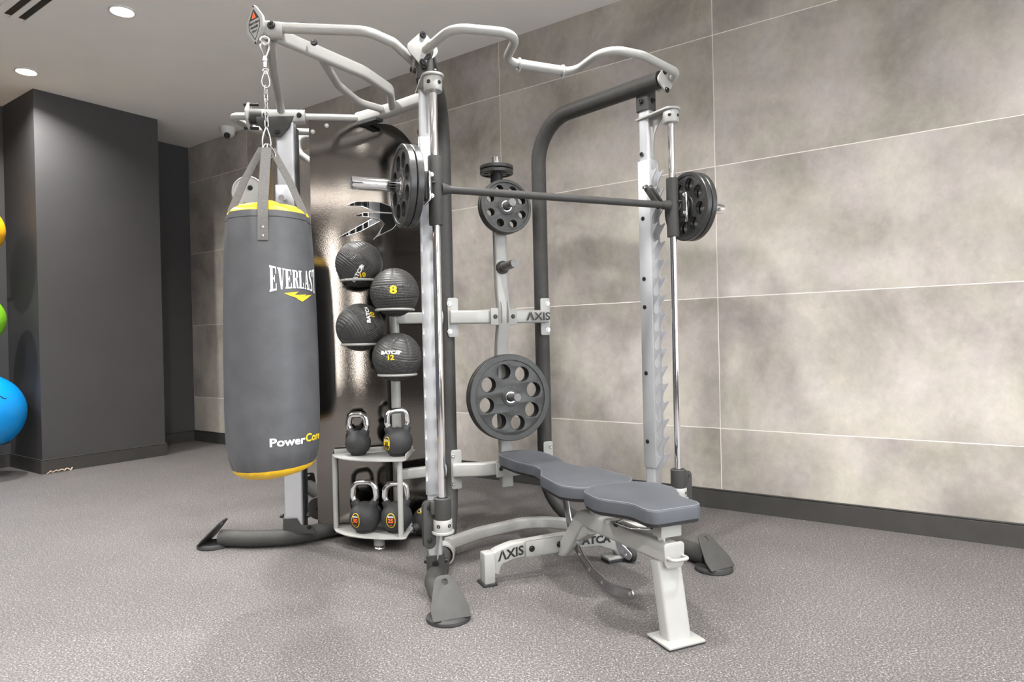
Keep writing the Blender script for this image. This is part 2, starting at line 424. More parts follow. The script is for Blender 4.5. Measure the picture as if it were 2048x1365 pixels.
wf = put('added_window_1', join(*[box(W(wn0+(wn1-wn0)*q, S0-.1, (wz0+wz1)/2), (.05, .06, wz1-wz0), RX, bev=.003) for q in (0, .333, .667, 1)], box(W((wn0+wn1)/2, S0-.1, wz0+.025), (wn1-wn0, .06, .05), RX, bev=.003), box(W((wn0+wn1)/2, S0-.1, wz1-.025), (wn1-wn0, .06, .05), RX, bev=.003)), M_dark, kind='structure')  # added opening behind the camera, lets in fill light for ceiling and walls
pl_ = bpy.data.lights.new('portal', 'AREA'); pl_.shape = 'RECTANGLE'; pl_.size = wn1-wn0; pl_.size_y = wz1-wz0; pl_.cycles.is_portal = True
po = bpy.data.objects.new('added_window_portal', pl_); C.objects.link(po); po.matrix_world = frame(W((wn0+wn1)/2, S0-.05, (wz0+wz1)/2), NV, Z, -DV)
def baseb(name, n0, s0, n1, s1, nrm):
    a = W(n0, s0); b = W(n1, s1); L_ = (b-a).length; d = (b-a).normalized(); c = (a+b)/2 + nrm*.007
    me = join(box(c+Z*.0535, (L_, .014, .107), (d, nrm, Z), bev=.001, seg=1), box(c+Z*.1135+nrm*-.001, (L_, .010, .009), (d, nrm, Z), bev=.002, seg=1))
    return put(name, me, M_base, kind='structure', smooth=False)
baseb('baseboard_right', ND, S0, ND, SC, -NV)
baseb('baseboard_back', 3.306, SC, ND-.014, SC, -DV)
baseb('baseboard_column', 2.279-.014, SC-.686, 3.306+.014, SC-.686, -DV)
baseb('baseboard_side', 2.279, SC-.686, 2.279, SC, -NV)
baseb('baseboard_return', 3.306, SC-.686, 3.306, SC, NV)
baseb('baseboard_far', N0, SC, 2.279-.014, SC, -DV)

# ------------------------------------------------------------------ ceiling fixtures
proto = None
ns = [2.11, .25, -1.61, -3.3]; ss = [6.11, 4.54, 2.97, 1.40, -.17, -1.74, -3.31]
li = 0
for n_ in ns:
    for s_ in ss:
        if n_ < -3 and s_ > 3: continue
        p = W(n_, s_, CH)
        if proto is None:
            t = thing('ceiling_light', 'x', 'ceiling light')
            put('trim_ring', ring_lathe([(.068, 0), (.082, 0), (.080, -.006), (.070, -.008), (.062, -.002), (.062, 0)], n=28), M_camw, t)
            put('lens', lathe([(.063, -.001), (.060, -.004), (0, -.004)], n=24), M_lamp, t, 'lit white lens')
            proto = t
        else: t = tree(proto)
        t.location = p
        if (n_, s_) == (2.11, 6.11): lb = 'lit round ceiling downlight nearest the dark corner column'
        elif (n_, s_) == (2.11, 4.54): lb = 'lit round ceiling downlight between the slot vent and the bag arm'
        else:
            lb = 'lit round ceiling downlight outside the picture'; t['group'] = 'downlights outside the picture'
        t['label'] = lb
        ld = bpy.data.lights.new('downlight', 'AREA'); ld.shape = 'DISK'; ld.size = .13; ld.energy = DOWNLIGHT_W; ld.color = (1.0, .985, .965); ld.spread = R(140)
        lo = bpy.data.objects.new('lamp_light', ld); C.objects.link(lo); lo.location = p-Z*.012
v = thing('air_vent', 'white linear slot air vent with two dark slots in the ceiling', 'air vent', W(1.72, 4.3, CH))
put('vent_frame', join(*[box(W(1.72+dx, 4.3, CH-.003), (wd, 1.78, .006), RX, bev=.001, seg=1) for dx, wd in ((-.085, .05), (0, .035), (.085, .05))]), M_ceil, v)
for dx in (-.039, .039):
    put('slot', box(W(1.72+dx, 4.3, CH-.0012), (.042, 1.70, .002), RX), M_black, v, smooth=False)
t = thing('security_camera', 'white dome security camera on the ceiling beside the tiled wall', 'camera', (-2.80, 6.74, CH))
put('mount', lathe([(.075, 0), (.075, -.025), (.068, -.04), (0, -.04)], frame((-2.80, 6.74, CH), (1, 0, 0), (0, 1, 0))), M_camw, t)
put('dome', lathe([(.068, -.035)]+[(.068*math.cos(R(a)), -.045-.058*math.sin(R(a))) for a in range(0, 91, 10)], frame((-2.80, 6.74, CH), (1, 0, 0), (0, 1, 0)), n=24), M_camw, t)
d = V((.25, -1, -.75)).normalized()
put('lens', cyl(V((-2.80, 6.74, CH-.055))+d*.05, V((-2.80, 6.74, CH-.055))+d*.072, .030), M_black, t, 'black lens')
# unseen light strips, added so that the shroud mirrors bright streaks and a band
for i, (n_, s_, sz_, dn_) in enumerate(((N0+.03, -3.60, (.03, .16, 2.8), NV), (-3.55, S0+.03, (.16, .03, 2.8), DV))):
    t = thing('added_wall_strip', 'slim full height light strip added for the shroud reflection, outside the picture', 'wall light', W(n_, s_, 1.65), group='light strips added for reflections')
    put('housing', box(W(n_, s_, 1.65), sz_, RX, bev=.004), M_alu, t)
    put('diffuser', box(W(n_, s_, 1.65)+dn_*.016, (sz_[0]*.8, sz_[1]*.8, 2.74), RX, bev=.003), M_strip, t)
a_ = W(-2.75, -1.35, CH-.03); b_ = W(-.1, -3.65, CH-.03); dl = (b_-a_).normalized()
t = thing('added_ceiling_strip', 'long slim light strip added for the shroud reflection, outside the picture', 'ceiling light', (a_+b_)/2)  # added strip, laid where it mirrors as a band across the shroud
put('housing', box((a_+b_)/2+Z*.006, ((b_-a_).length, .07, .045), (dl, V((-dl.y, dl.x, 0)), Z), bev=.004), M_alu, t)
put('diffuser', box((a_+b_)/2-Z*.012, ((b_-a_).length-.02, .075, .022), (dl, V((-dl.y, dl.x, 0)), Z), bev=.003), M_strip, t)

# ================================================================== MULTI GYM FRAME
RR = V((.175, 3.87, 0)); RL = V((-.352, 3.641, 0)); PL = V((-.350, 2.90, 0)); PR = V((.695, 3.36, 0)); MO = (RR+RL)/2
g = thing('multi_gym', 'grey and charcoal multi gym frame with racks, chrome guide rods and black shroud', 'gym machine', (-.2, 3.4, 0))
HT = 2.285; r_t = .042
# dark tubes: foot -> rear upright -> top arm
def darkside(name, pts, rads): return put(name, sweep(fillet(pts, rads, 10), circ(r_t, 20)), M_dark, g)
right_tube = darkside('side_frame', [(.862, 3.02, .046), (.70, 3.30, .046), (RR.x, RR.y, .046), (RR.x, RR.y, HT), (.745, 3.255, HT)], [0, .25, .26, .24, 0])
left_tube = darkside('side_frame', [(-.268, 2.535, .046), (-.345, 2.78, .046), (RL.x, RL.y, .046), (RL.x, RL.y, HT), (-.350, 2.90, HT)], [0, .22, .26, .24, 0])
ftd = V((-1.53, 3.485, .046))
put('side_frame', sweep(fillet([ftd, (-1.36, 3.455, .046), (-1.15, 3.47, .046), (-.72, 3.86, .046)], [0, .3, .3, 0], 10), circ(r_t, 20)), M_dark, g)
put('side_frame', sweep([(-1.44, 4.68, .05), (-1.0, 4.02, .05), (-.72, 3.86, .05)], circ(r_t, 20)), M_dark, g)
# foot ends: slanted toe plate with a lifting hole over a rubber disc
def foot(p, d, lean=.075, hgt=.125):
    p = V((p[0], p[1], 0)); d = V((d[0], d[1], 0)).normalized(); sd = V((-d.y, d.x, 0))
    put('rubber_foot', lathe([(0, 0), (.080, 0), (.084, .004), (.082, .013), (.072, .016), (.068, .021), (0, .021)], frame(p, (1, 0, 0), (0, 1, 0)), n=36), M_rubber, g)
    a = p + d*.055 + Z*.018; b = p - d*(lean-.01) + Z*(.018+hgt)
    ey = (b-a).normalized(); L_ = (b-a).length
    lp = rpoly([(-.072, 0), (.072, 0), (.074, .045), (.034, L_), (-.034, L_), (-.074, .045)], [.008, .008, .03, .032, .032, .03])
    o = put('toe_plate', shape([lp, hole(0, L_-.028, .013, 12)], .006, frame(a, sd, ey), bev=.001), M_dark, g)
foot((-.262, 2.52), (.35, -.94)); foot((.875, 2.985), (.5, -.87)); foot((-1.575, 3.495), (-1, .12)); foot((-1.47, 4.73), (-.56, .83))
# front posts with sockets
for P in (PL, PR):
    Fp = V((.08, -1, 0)).normalized() if P is PL else V((.66, -.75, 0)).normalized()
    Up = V((-Fp.y, Fp.x, 0)); AXp = (Up, -Fp, Z)
    put('front_post', sweep([P+Z*.10, P+Z*2.20], rrect(.058, .062, .012), up=-Fp), M_alu, g, 'silver post')
    put('post_socket', sweep([P+Z*.055, P+Z*.128], rrect(.078, .082, .014), up=-Fp), M_dark, g, 'charcoal lower socket')
    put('post_socket', sweep([P+Z*2.165, P+Z*2.265], rrect(.074, .078, .014), up=-Fp), M_dark, g, 'charcoal upper socket')
    for z_ in (.095, 2.21):
        for dd, of in ((Fp, .041), (Up, .039), (-Up, .039)): bolt(P+dd*of+Z*z_, dd, g, r=.011, h=.012)
    # toothed hook rail (two parallel plates carried by a channel)
    pitch_ = .088; z0 = .30+.12; nT = 17; prof = []
    prof.append((0, z0-.03))
    for k in range(nT):
        zt = z0+pitch_*k
        prof += [(.012, zt-.012), (.040, zt+.030), (.0405, zt+.038), (.034, zt+.036), (.026, zt+.030), (.017, zt+.030), (.010, zt+.037), (.008, zt+.048), (.009, zt+.058), (.008, zt+.066)]
    prof.append((0, z0+pitch_*nT))
    for sd in (-1, 1):
        m_ = frame(P+Fp*.036+Up*(.0275*sd), Fp, Z)
        put('hook_rail', shape([prof], .005, m_), M_alu, g, 'saw toothed catch rail')
    put('rail_channel', box(P+Fp*.036+Z*(z0+pitch_*nT/2-.015), (.054, .010, pitch_*nT+.03), AXp, bev=.002), M_alu, g)
    for sd in (-1, 1):
        put('rail_cover', box(P+Up*(.0315*sd)+Fp*.002+Z*(z0+pitch_*nT/2-.015), (.005, .072, pitch_*nT+.03), AXp, bev=.002), M_alu, g)
        for z_ in (.52, .86, 1.19, 1.33, 1.63, 1.95): bolt(P+Up*(.0345*sd)-Fp*.008+Z*z_, Up*sd, g, r=.0085, h=.003)
# guide rods and their brackets
QL = V((-.300, 2.752, 0)); QR = V((.785, 3.228, 0))
for P, Q in ((PL, QL), (PR, QR)):
    d = (Q-P); d.z = 0; d.normalize(); sd = V((-d.y, d.x, 0)); L_ = (Q-P).length
    put('guide_rod', cyl(Q+Z*.27, Q+Z*2.135, .0165, n=24), M_chrome, g, 'chrome guide rod')
    top = 2.128
    lp = [(-.040, -.036), (L_, -.046)]+[(L_+.046*math.sin(R(a)), -.046*math.cos(R(a))) for a in range(15, 180, 15)]+[(L_, .046), (-.040, .036)]
    put('rod_bracket', shape([lp], .010, frame(P+Z*top, d, sd), bev=.0015), M_light, g)
    put('rod_collar', lathe([(.017, -.058), (.036, -.058), (.038, -.054), (.038, -.003), (.036, 0), (.017, 0)], frame(Q+Z*(top-.005), (1, 0, 0), (0, 1, 0)), n=28), M_light, g)
    gs = [(.03, 0), (.115, 0), (.105, -.02), (.075, -.05), (.055, -.085), (.044, -.13), (.036, -.19), (.030, -.19)]
    inn = [(.045, -.015), (.082, -.015), (.060, -.045), (.046, -.08)]
    put('gusset', shape([gs, inn], .006, frame(P+Z*(top-.005), d, Z), bev=.001), M_light, g)
    bz = .262
    put('rod_bracket', shape([lp], .010, frame(P+Z*bz, d, sd), bev=.0015), M_light, g)
    put('rod_collar', lathe([(.017, 0), (.037, 0), (.039, .004), (.039, .044), (.037, .048), (.017, .048)], frame(Q+Z*(bz+.005), (1, 0, 0), (0, 1, 0)), n=28), M_light, g)
    put('gusset', shape([[(a, -b) for a, b in [(q[0], q[1]) for q in [(x_, -y_) for x_, y_ in gs]]]], .006, frame(P+Z*(bz-.005), d, Z), bev=.001), M_light, g)
    put('rod_bumper', ring_lathe([(.018, 0), (.035, 0), (.036, .003), (.036, .085), (.033, .088), (.024, .088), (.022, .080), (.018, .080)], frame(Q+Z*(bz+.053), (1, 0, 0), (0, 1, 0)), n=28), M_dark, g, 'charcoal bumper sleeve')
    for hz in (top-.033, bz+.030):
        for dd in (F*.7-U*.7, F*.85+U*.4): bolt(Q+dd.normalized()*.0375+Z*hz, dd, g, r=.0065, h=.002)
    # band peg plates beside the lower collar
    out = -U if P is PL else U
    c0 = Q + out*.052 + Z*.365 + F*(-.015 if P is PL else .0)
    for k_, dz in ((0, 0), (1, .0)):
        put('peg_plate', oblong(c0-F*(.022*k_)+Z*.0, c0-F*(.022*k_)-Z*.145, .052, .006, F), M_dark, g, 'charcoal oblong peg plate')
    for z_ in (0, -.135): bolt(c0+F*.004+Z*z_, F, g, r=.009, h=.004)
    put('peg_arm', box((Q+c0)/2+Z*(.5*.365)-Z*.0+Z*.0, (.05, .03, .055), AX, bev=.003), M_dark, g)
# head plates at the tops of the side frames
def diamond(c, ex, nrm, hw=.060, hh=.074, th=.010, label=None):
    lp = rpoly([(0, hh), (hw, .012), (hw, -.012), (0, -hh), (-hw, -.012), (-hw, .012)], [.016, .03, .03, .016, .03, .03])
    ey = V(nrm).cross(V(ex)).normalized()
    o = put('head_plate', shape([lp], th, frame(c, ex, ey, nrm), bev=.0015), M_light, g, label)
    for s_ in (-1, 1): bolt(V(c)+ey*(s_*(hh-.020))+V(nrm).normalized()*th/2, nrm, g, r=.012, h=.009)
    return o
nL = (F*.95+Z*.25-U*.12).normalized()
HL = V((-.352, 2.855, 2.285)); HR = V((.762, 3.232, 2.268))
put('head_cap', sweep([(-.351, 2.93, 2.272), (-.352, 2.862, 2.283)], circ(.045, 20)), M_dark, g)
diamond(HL, U, (F*.97-Z*.10).normalized(), hw=.066, hh=.076)
diamond(HL+V((-.045, .055, -.02)), V((.25, -.97, 0)), V((-.95, -.25, .1)).normalized(), hw=.05, hh=.065)
nR = V((.62, -.76, .12)).normalized()
diamond(HR, nR.cross(Z), nR, hw=.052, hh=.066)
# pull-up bar, bent in the horizontal plane
B0 = V((.193, 3.138, 0))
def LB(f, u, z): return B0 + F*f + U*u + Z*z
hw_ = 2.29
pb = [LB(.040, -.600, 2.282), LB(.245, -.548, 2.30), LB(.290, -.275, 2.30), LB(.045, -.235, 2.285), LB(.042, .115, 2.285), LB(.300, .140, 2.30), LB(.290, .330, 2.30), LB(.185, .610, 2.295), LB(.035, .600, 2.275)]
pbar = put('pull_up_bar', sweep(fillet(pb, [0, .10, .085, .075, .075, .10, .12, .075, 0], 9), circ(.0185, 18)), M_light, g)
for u_ in (-.165, .055):
    put('grip_collar', torus(LB(.043, u_, 2.283), U, .024, .0058, 24, 8), M_light, pbar)
    put('grip_hook', torus(LB(.043, u_, 2.258), U, .009, .004, 16, 8), M_light, pbar)
put('grip_sleeve', cyl(LB(.0435, -.160, 2.285), LB(.043, .050, 2.285), .0215), M_light, pbar)
# rear cross beams
def beam(z_, bow, hh=.072, dd=.05):
    p = [RL+F*.06+Z*z_, RL+F*(.06+bow)+U*.14+Z*z_, RR+F*(.06+bow)-U*.14+Z*z_, RR+F*.06+Z*z_]
    o = put('cross_beam', sweep(fillet(p, [0, .1, .1, 0], 6), rrect(dd, hh, .010), up=Z), M_light, g)
    for P in (RL, RR):
        put('beam_bracket', shape([rpoly([(-.02, -.105), (.038, -.105), (.038, .105), (-.02, .105)], .012)], .008, frame(P+F*.048+Z*z_+U*(.012 if P is RL else -.012), U, Z), bev=.001), M_light, g)
        for s_ in (-1, 1): bolt(P+F*.053+Z*(z_+s_*.075)+U*(.0 if P is RL else .012), F, g, r=.010, m=M_steel, h=.008)
    return o
bt = beam(1.168, .02); bb = beam(.352, .055)
for s_, B_, z_ in ((1, .125, 1.168), (1, .155, .352)):
    pass
mU = MO + F*.115
put('beam_label', text('\u039bXIS', .060, m=frame(RR+F*.1125-U*.075+Z*1.166, U, Z, F), ext=.0004, bold=.0012, sx=1.15), M_black, bt, 'black AXIS lettering')
# storage column: bowed rectangular tube clamped in front of the beams
cx = MO
col = [cx+F*.10+Z*.245, cx+F*.10+Z*.42, cx+F*.075+Z*.80, cx+F*.065+Z*1.00, cx+F*.108+Z*1.135, cx+F*.112+Z*1.20, cx+F*.09+Z*1.34, cx+F*.083+Z*1.55, cx+F*.083+Z*1.86]
colo = put('storage_column', sweep(fillet(col, .5, 6), rrect(.068, .050, .010), up=-F), M_light, g)
for z_ in (1.168, .352):
    put('clamp_plate', box(cx+F*(.118 if z_ > 1 else .15)+Z*z_, (.155, .012, .092), AX, bev=.004), M_light, g)
    for s_ in (-1, 1): bolt(cx+F*(.125 if z_ > 1 else .157)+U*(.052*s_)+Z*z_, F, g, r=.010, h=.005)
for s_ in (-1, 1):
    put('gusset', shape([[(0, -.03), (.018, -.035), (.026, -.02), (.030, .03), (.016, .075), (0, .09)]], .007, frame(cx+F*.124+U*(.019*s_)+Z*1.168, F, Z), bev=.001), M_light, g)
def peg(z_, f0, L_, r=.017, tilt=.03, m=M_peg):
    a = cx+F*f0+Z*z_; b = a+F*L_+Z*(L_*tilt)
    put('peg_flange', cyl(a, a+F*.016, .036), M_rubber, g, 'black rubber flange')
    put('storage_peg', cyl(a, b, r), m, g, 'steel plate peg'); return a, b
pegA = peg(1.435, .108, .175, .023)
pegB = peg(1.755, .105, .165, .020)
pegC = peg(.735, .095, .185, .020)
put('peg_neck', cyl(cx+F*.06+Z*1.86, cx+F*.06+Z*1.885, .045), M_light, g)
put('peg_neck', cyl(cx+F*.06+Z*1.88, cx+F*.06+Z*1.951, .034), M_rubber, g)
put('storage_peg', cyl(cx+F*.06+Z*1.86, cx+F*.06+Z*2.045, .026), M_chrome, g, 'upright chrome plate peg')
# low light-grey cross brace, bent in plan
lbp = [(-.325, 3.17, .085), (-.18, 3.34, .085), (.04, 3.50, .085), (.16, 3.505, .085), (.34, 3.43, .085), (.52, 3.40, .085), (.655, 3.36, .075)]
put('base_brace', sweep(fillet(lbp, .12, 5), rrect(.045, .055, .010), up=Z), M_light, g)
put('brace_saddle', ring_lathe([(.043, -.035), (.050, -.035), (.050, .035), (.043, .035)], frame((-.340, 3.155, .046), (1, 0, 0), (0, 0, 1)), n=24), M_light, g)
# ---------------- left station
PC = V((-1.150, 3.500, 0))
put('cable_post', sweep([PC+Z*.085, PC+Z*2.19], rrect(.092, .060, .012), up=V((0, 1, 0))), M_alu, g, 'silver cable post')
put('post_edge', box(PC+V((.049, .012, 1.13)), (.010, .05, 2.08), bev=.002), M_rubber, g, 'black edge strip')
put('post_socket', sweep([PC+Z*.065, PC+Z*.105], rrect(.105, .075, .012), up=V((0, 1, 0))), M_dark, g)
put('socket_gusset', shape([rpoly([(-.05, -.01), (.12, -.01), (.10, .03), (.04, .035), (.02, .07), (-.05, .07)], [0, .0, .02, .01, .005, .005])], .010, frame(PC+V((0, -.040, .075)), (1, 0, 0), Z), bev=.001), M_dark, g)
for x_ in (-.060, .065): bolt(PC+V((x_, -.01, .15)), (1 if x_ > 0 else -1, 0, 0), g, r=.010, h=.016)
bolt(PC+V((.085, -.046, .10)), (0, -1, 0), g, r=.010)
# top box, socket, plate and handles
T0 = V((-1.335, 3.535, 2.245)); T1 = V((-1.07, 3.575, 2.248)); td = (T1-T0).normalized()
put('top_sleeve', sweep([T0+td*.045, T1], rrect(.062, .066, .014), up=Z), M_light, g)
put('top_socket', sweep([T0-td*.01, T0+td*.05], circ(.040, 20)), M_dark, g)
for q in (.075, .245): bolt(T0+td*q+V((0, -.034, .0)), (0, -1, 0), g, r=.011)
put('top_tube', sweep([T1-td*.02+Z*-.0, T1+td*.10, (-.78, 3.66, 2.262)], circ(.019, 16)), M_light, g)
put('top_gusset', shape([rpoly([(-.075, 0), (.115, 0), (.09, -.06), (.045, -.105), (-.02, -.105), (-.075, -.03)], [0, 0, .02, .02, .03, .02])], .010, frame(PC+V((-.06, -.045, 2.215)), (1, 0, 0), Z), bev=.001), M_dark, g)
bolt(PC+V((-.03, -.052, 2.135)), (0, -1, 0), g, r=.012); bolt(PC+V((-.09, -.052, 2.18)), (0, -1, 0), g, r=.009)
put('head_plate', shape([rpoly([(0, .085), (.05, .02), (.05, -.02), (0, -.085), (-.05, -.02), (-.05, .02)], .02)], .010, frame(T0-td*.018, V((0, 1, 0)), Z), bev=.001), M_light, g)
for s_ in (-1, 1):
    put('stud', cyl(T0-td*.045+Z*(.062*s_), T0+td*.03+Z*(.062*s_), .008, n=10), M_bolt, g)
sb = [T0-td*.02, T0-td*.125+V((0, .015, .005)), T0+V((-.06, .20, -.01)), T0+V((.16, .27, .0)), T0+V((.36, .25, -.02))]
put('side_handle', sweep(fillet(sb, [0, .06, .10, .1, 0], 8), circ(.019, 16)), M_light, g)
put('side_handle', sweep(fillet([(-1.05, 3.98, 2.27), (-1.225, 3.95, 2.26), (-1.235, 3.95, 2.17), (-1.05, 3.98, 2.03)], [0, .06, .06, 0], 8), circ(.021, 16)), M_light, g)
# pulley disc and its arm
pc = V((-1.325, 3.43, 1.822))
put('pulley_guard', lathe([(0, -.006), (.080, -.006), (.083, -.003), (.083, .014), (.078, .017), (.074, .012), (0, .012)], frame(pc, (1, 0, 0), (0, 0, 1)), n=48), M_light, g, 'pale round pulley guard')
bolt(pc+V((.012, -.012, .022)), (0, -1, 0), g, r=.011, h=.008); bolt(pc+V((-.018, -.012, -.065)), (0, -1, 0), g, r=.010, h=.008)
put('pulley_arm', sweep(fillet([pc+V((.09, .02, .08)), pc+V((.10, .02, .0)), pc+V((.075, .02, -.05))], .06, 6), rrect(.012, .05, .003), up=V((0, 1, 0))), M_dark, g)
put('slide_block', box(PC+V((0, -.040, 1.78)), (.098, .022, .17), bev=.006), M_alu, g)
put('pull_pin', cyl(PC+V((-.0, -.045, 1.80)), PC+V((-.0, -.10, 1.785)), .016), M_chrome, g, 'chrome pull pin')
# low pulley and cable
lp_ = V((-1.070, 3.65, .150))
put('low_pulley', ring_lathe([(.005, -.010), (.058, -.012), (.062, -.008), (.056, 0), (.062, .008), (.058, .012), (.005, .010)], frame(lp_, (1, 0, 0), (0, 0, 1)), n=36), M_dark, g)
bolt(lp_+V((0, -.014, 0)), (0, -1, 0), g, r=.011)
put('cable', cyl((-1.130, 3.65, .15), (-1.130, 3.65, .85), .003, n=8), M_rubber, g, 'black cable')
# bag arm
A0 = V((-.945, 2.70, 2.305))
put('bag_arm', sweep(fillet([A0+V((.02, .015, -.01)), (-.66, 3.11, 2.295), (-.575, 3.33, 2.29), (-.600, 3.53, 2.275)], [0, .2, .12, 0], 8), rrect(.036, .060, .016, 4), up=Z), M_light, g)
put('bag_arm_tube', sweep(fillet([A0+V((.0, .0, .012)), (-.56, 2.72, 2.305), (-.47, 2.82, 2.30), (-.398, 2.935, 2.262)], [0, .10, .08, 0], 8), circ(.020, 16)), M_light, g)
put('bag_arm_brace', sweep(fillet([(-.80, 2.93, 2.285), (-.805, 3.22, 2.28), (-.755, 3.45, 2.275), (-.63, 3.56, 2.268)], [0, .15, .15, 0], 8), circ(.0185, 16)), M_light, g)
put('bag_strut', sweep([A0+V((-.01, .03, -.02)), A0+V((-.10, .33, -.015)), (-1.175, 3.50, 2.262)], circ(.0205, 16)), M_light, g)
put('top_beam', sweep([(-.81, 3.665, 2.262), (-.60, 3.525, 2.262), (-.375, 3.36, 2.268)], rrect(.050, .066, .016), up=Z), M_light, g)
put('beam_pad', box((-.735, 3.60, 2.222), (.15, .05, .012), (V((.81, -.58, 0)), V((.58, .81, 0)), Z)), M_rubber, g)
put('arm_head', cyl(A0+V((-.03, -.01, .0)), A0+V((.05, .01, .0)), .034), M_light, g)
bolt(A0+V((.02, -.035, .005)), (0, -1, 0), g, r=.013); bolt(A0+V((.145, .115, .0)), (.1, -1, 0), g, r=.012)
sgn_n = V((-.60, -.80, -.04)).normalized(); sgn_x = V((.80, -.60, 0)).normalized(); sgn_y = sgn_n.cross(sgn_x)
sgc = A0+V((-.045, -.025, .012))
lp = rpoly([(0, .082), (.056, .018), (.056, -.018), (0, -.082), (-.056, -.018), (-.056, .018)], [.014, .03, .03, .014, .03, .03])
wp = put('warning_plate', shape([lp], .012, frame(sgc, sgn_x, sgn_y, sgn_n), bev=.0015), M_light, g)
mm = frame(sgc+sgn_n*.0066, sgn_x, sgn_y, sgn_n)
ol = rpoly([(0, .062), (.038, .014), (.038, -.014), (0, -.062), (-.038, -.014), (-.038, .014)], [.003, .02, .02, .003, .02, .02])
il = [(x_*.93, y_*.94) for x_, y_ in ol]
put('warning_outline', shape([ol, il], .0006, mm), M_black, wp)
put('warning_mark', polys([[(0, .060), (.031, .020), (-.031, .020)]], m=mm, sub=0, ext=.0004), M_black, wp)
put('warning_mark', polys([[(0, .052), (.015, .024), (-.015, .024)]], m=mm, sub=0, ext=.0008), M_orange, wp)
for s_, y_ in (('HEAVY BAG', .006), ('HANGER', -.010), ('ONLY', -.026)):
    put('warning_text', text(s_, .0125, m=mm @ Matrix.Translation((0, y_, .0005)), ext=.0002, bold=.0003), M_black, wp)
for s_ in (-1, 1): bolt(sgc+sgn_y*(.071*s_)+sgn_n*.006, sgn_n, g, r=.0035, h=.001)
# ---------------- shroud (curved, glossy, with the swoosh cut through it)
SA = V((-1.052, 3.568, 0)); SB = V((-.425, 3.742, 0)); sx_ = (SB-SA); SW = sx_.length; sx_.normalize(); sn = V((sx_.y, -sx_.x, 0))
def shp(t, z_, off=0.0):
    b_ = .012*math.sin(PI*t)
    return SA+sx_*(t*SW)+sn*(b_+off)+Z*z_
bm = bmesh.new(); NX = 40
ztop = lambda t: 2.232 if t < .62 else 2.232-.60*(1-math.sqrt(max(0, 1-((t-.62)/.385)**2)))
rows = 14; grid = {}
for side in (0, 1):
    for i in range(NX+1):
        t_ = i/NX
        for j in range(rows+1):
            z_ = .025+(ztop(t_)-.025)*j/rows
            grid[side, i, j] = bm.verts.new(shp(t_, z_, 0 if side == 0 else -.004))
for side in (0, 1):
    for i in range(NX):
        for j in range(rows):
            bm.faces.new((grid[side, i, j], grid[side, i+1, j], grid[side, i+1, j+1], grid[side, i, j+1]))
for i in range(NX):
    for j in (0, rows): bm.faces.new((grid[0, i, j], grid[0, i+1, j], grid[1, i+1, j], grid[1, i, j]))
for j in range(rows):
    for i in (0, NX): bm.faces.new((grid[0, i, j], grid[0, i, j+1], grid[1, i, j+1], grid[1, i, j]))
me = me_of(bm)
# swoosh openings, in metres on the shroud (t from left edge, z)
def sw(pts):
    out = []
    for x_, y_ in pts:
        px, py = 600+x_/6.203, 400+y_/6.203
        out.append(((px-619)/366.*1.0, 1.05+(696-py)*3.64/1343.7))
    return out
S1 = sw([(530, 168), (640, 112), (820, 105), (960, 115), (1060, 150), (1095, 190), (1085, 236), (880, 232), (800, 195), (720, 166)])
S2 = sw([(620, 292), (740, 243), (880, 240), (1090, 245), (1180, 290), (1170, 345), (1080, 440), (880, 545), (850, 575), (900, 520), (940, 455), (985, 380), (950, 332), (850, 302), (740, 292)])
S3 = sw([(445, 550), (600, 460), (840, 316), (930, 345), (700, 475), (520, 540)])
SWO = [S1, S2, S3]
sho = put('shroud', me, M_shroud, g)
def prism_cut(pts):
    bm_ = bmesh.new(); a = []; b = []
    for x_, z_ in pts:
        a.append(bm_.verts.new(SA+sx_*x_+Z*z_+sn*.12)); b.append(bm_.verts.new(SA+sx_*x_+Z*z_-sn*.08))
    bm_.faces.new(a); bm_.faces.new(b[::-1])
    for k in range(len(a)): bm_.faces.new((a[k], b[k], b[(k+1) % len(a)], a[(k+1) % len(a)]))
    return me_of(bm_)
cut = bpy.data.objects.new('cutter', join(*[prism_cut(p) for p in SWO])); C.objects.link(cut)
md = sho.modifiers.new('b', 'BOOLEAN'); md.object = cut; md.operation = 'DIFFERENCE'; md.solver = 'EXACT'
dg = bpy.context.evaluated_depsgraph_get(); dg.update()
nm = bpy.data.meshes.new_from_object(sho.evaluated_get(dg)); sho.modifiers.clear()
sho.data = nm; auto_smooth(nm, 30); bpy.data.objects.remove(cut)
for i, p in enumerate(SWO):
    path = [SA+sx_*x_+Z*z_+sn*(.012*math.sin(PI*min(1, max(0, x_/SW)))+.001) for x_, z_ in p]
    put('opening_edge', sweep(path, circ(.0016, 6), closed=True), M_steel, sho, 'bright edge of the swoosh opening')
for t_, z_ in ((.03, 2.17), (.14, 2.205), (.93, 2.02), (.03, .07), (.955, 1.36), (.955, 1.27), (.96, 1.14)): bolt(shp(t_, z_, .002), sn, g, r=.009, m=M_steel, h=.005)
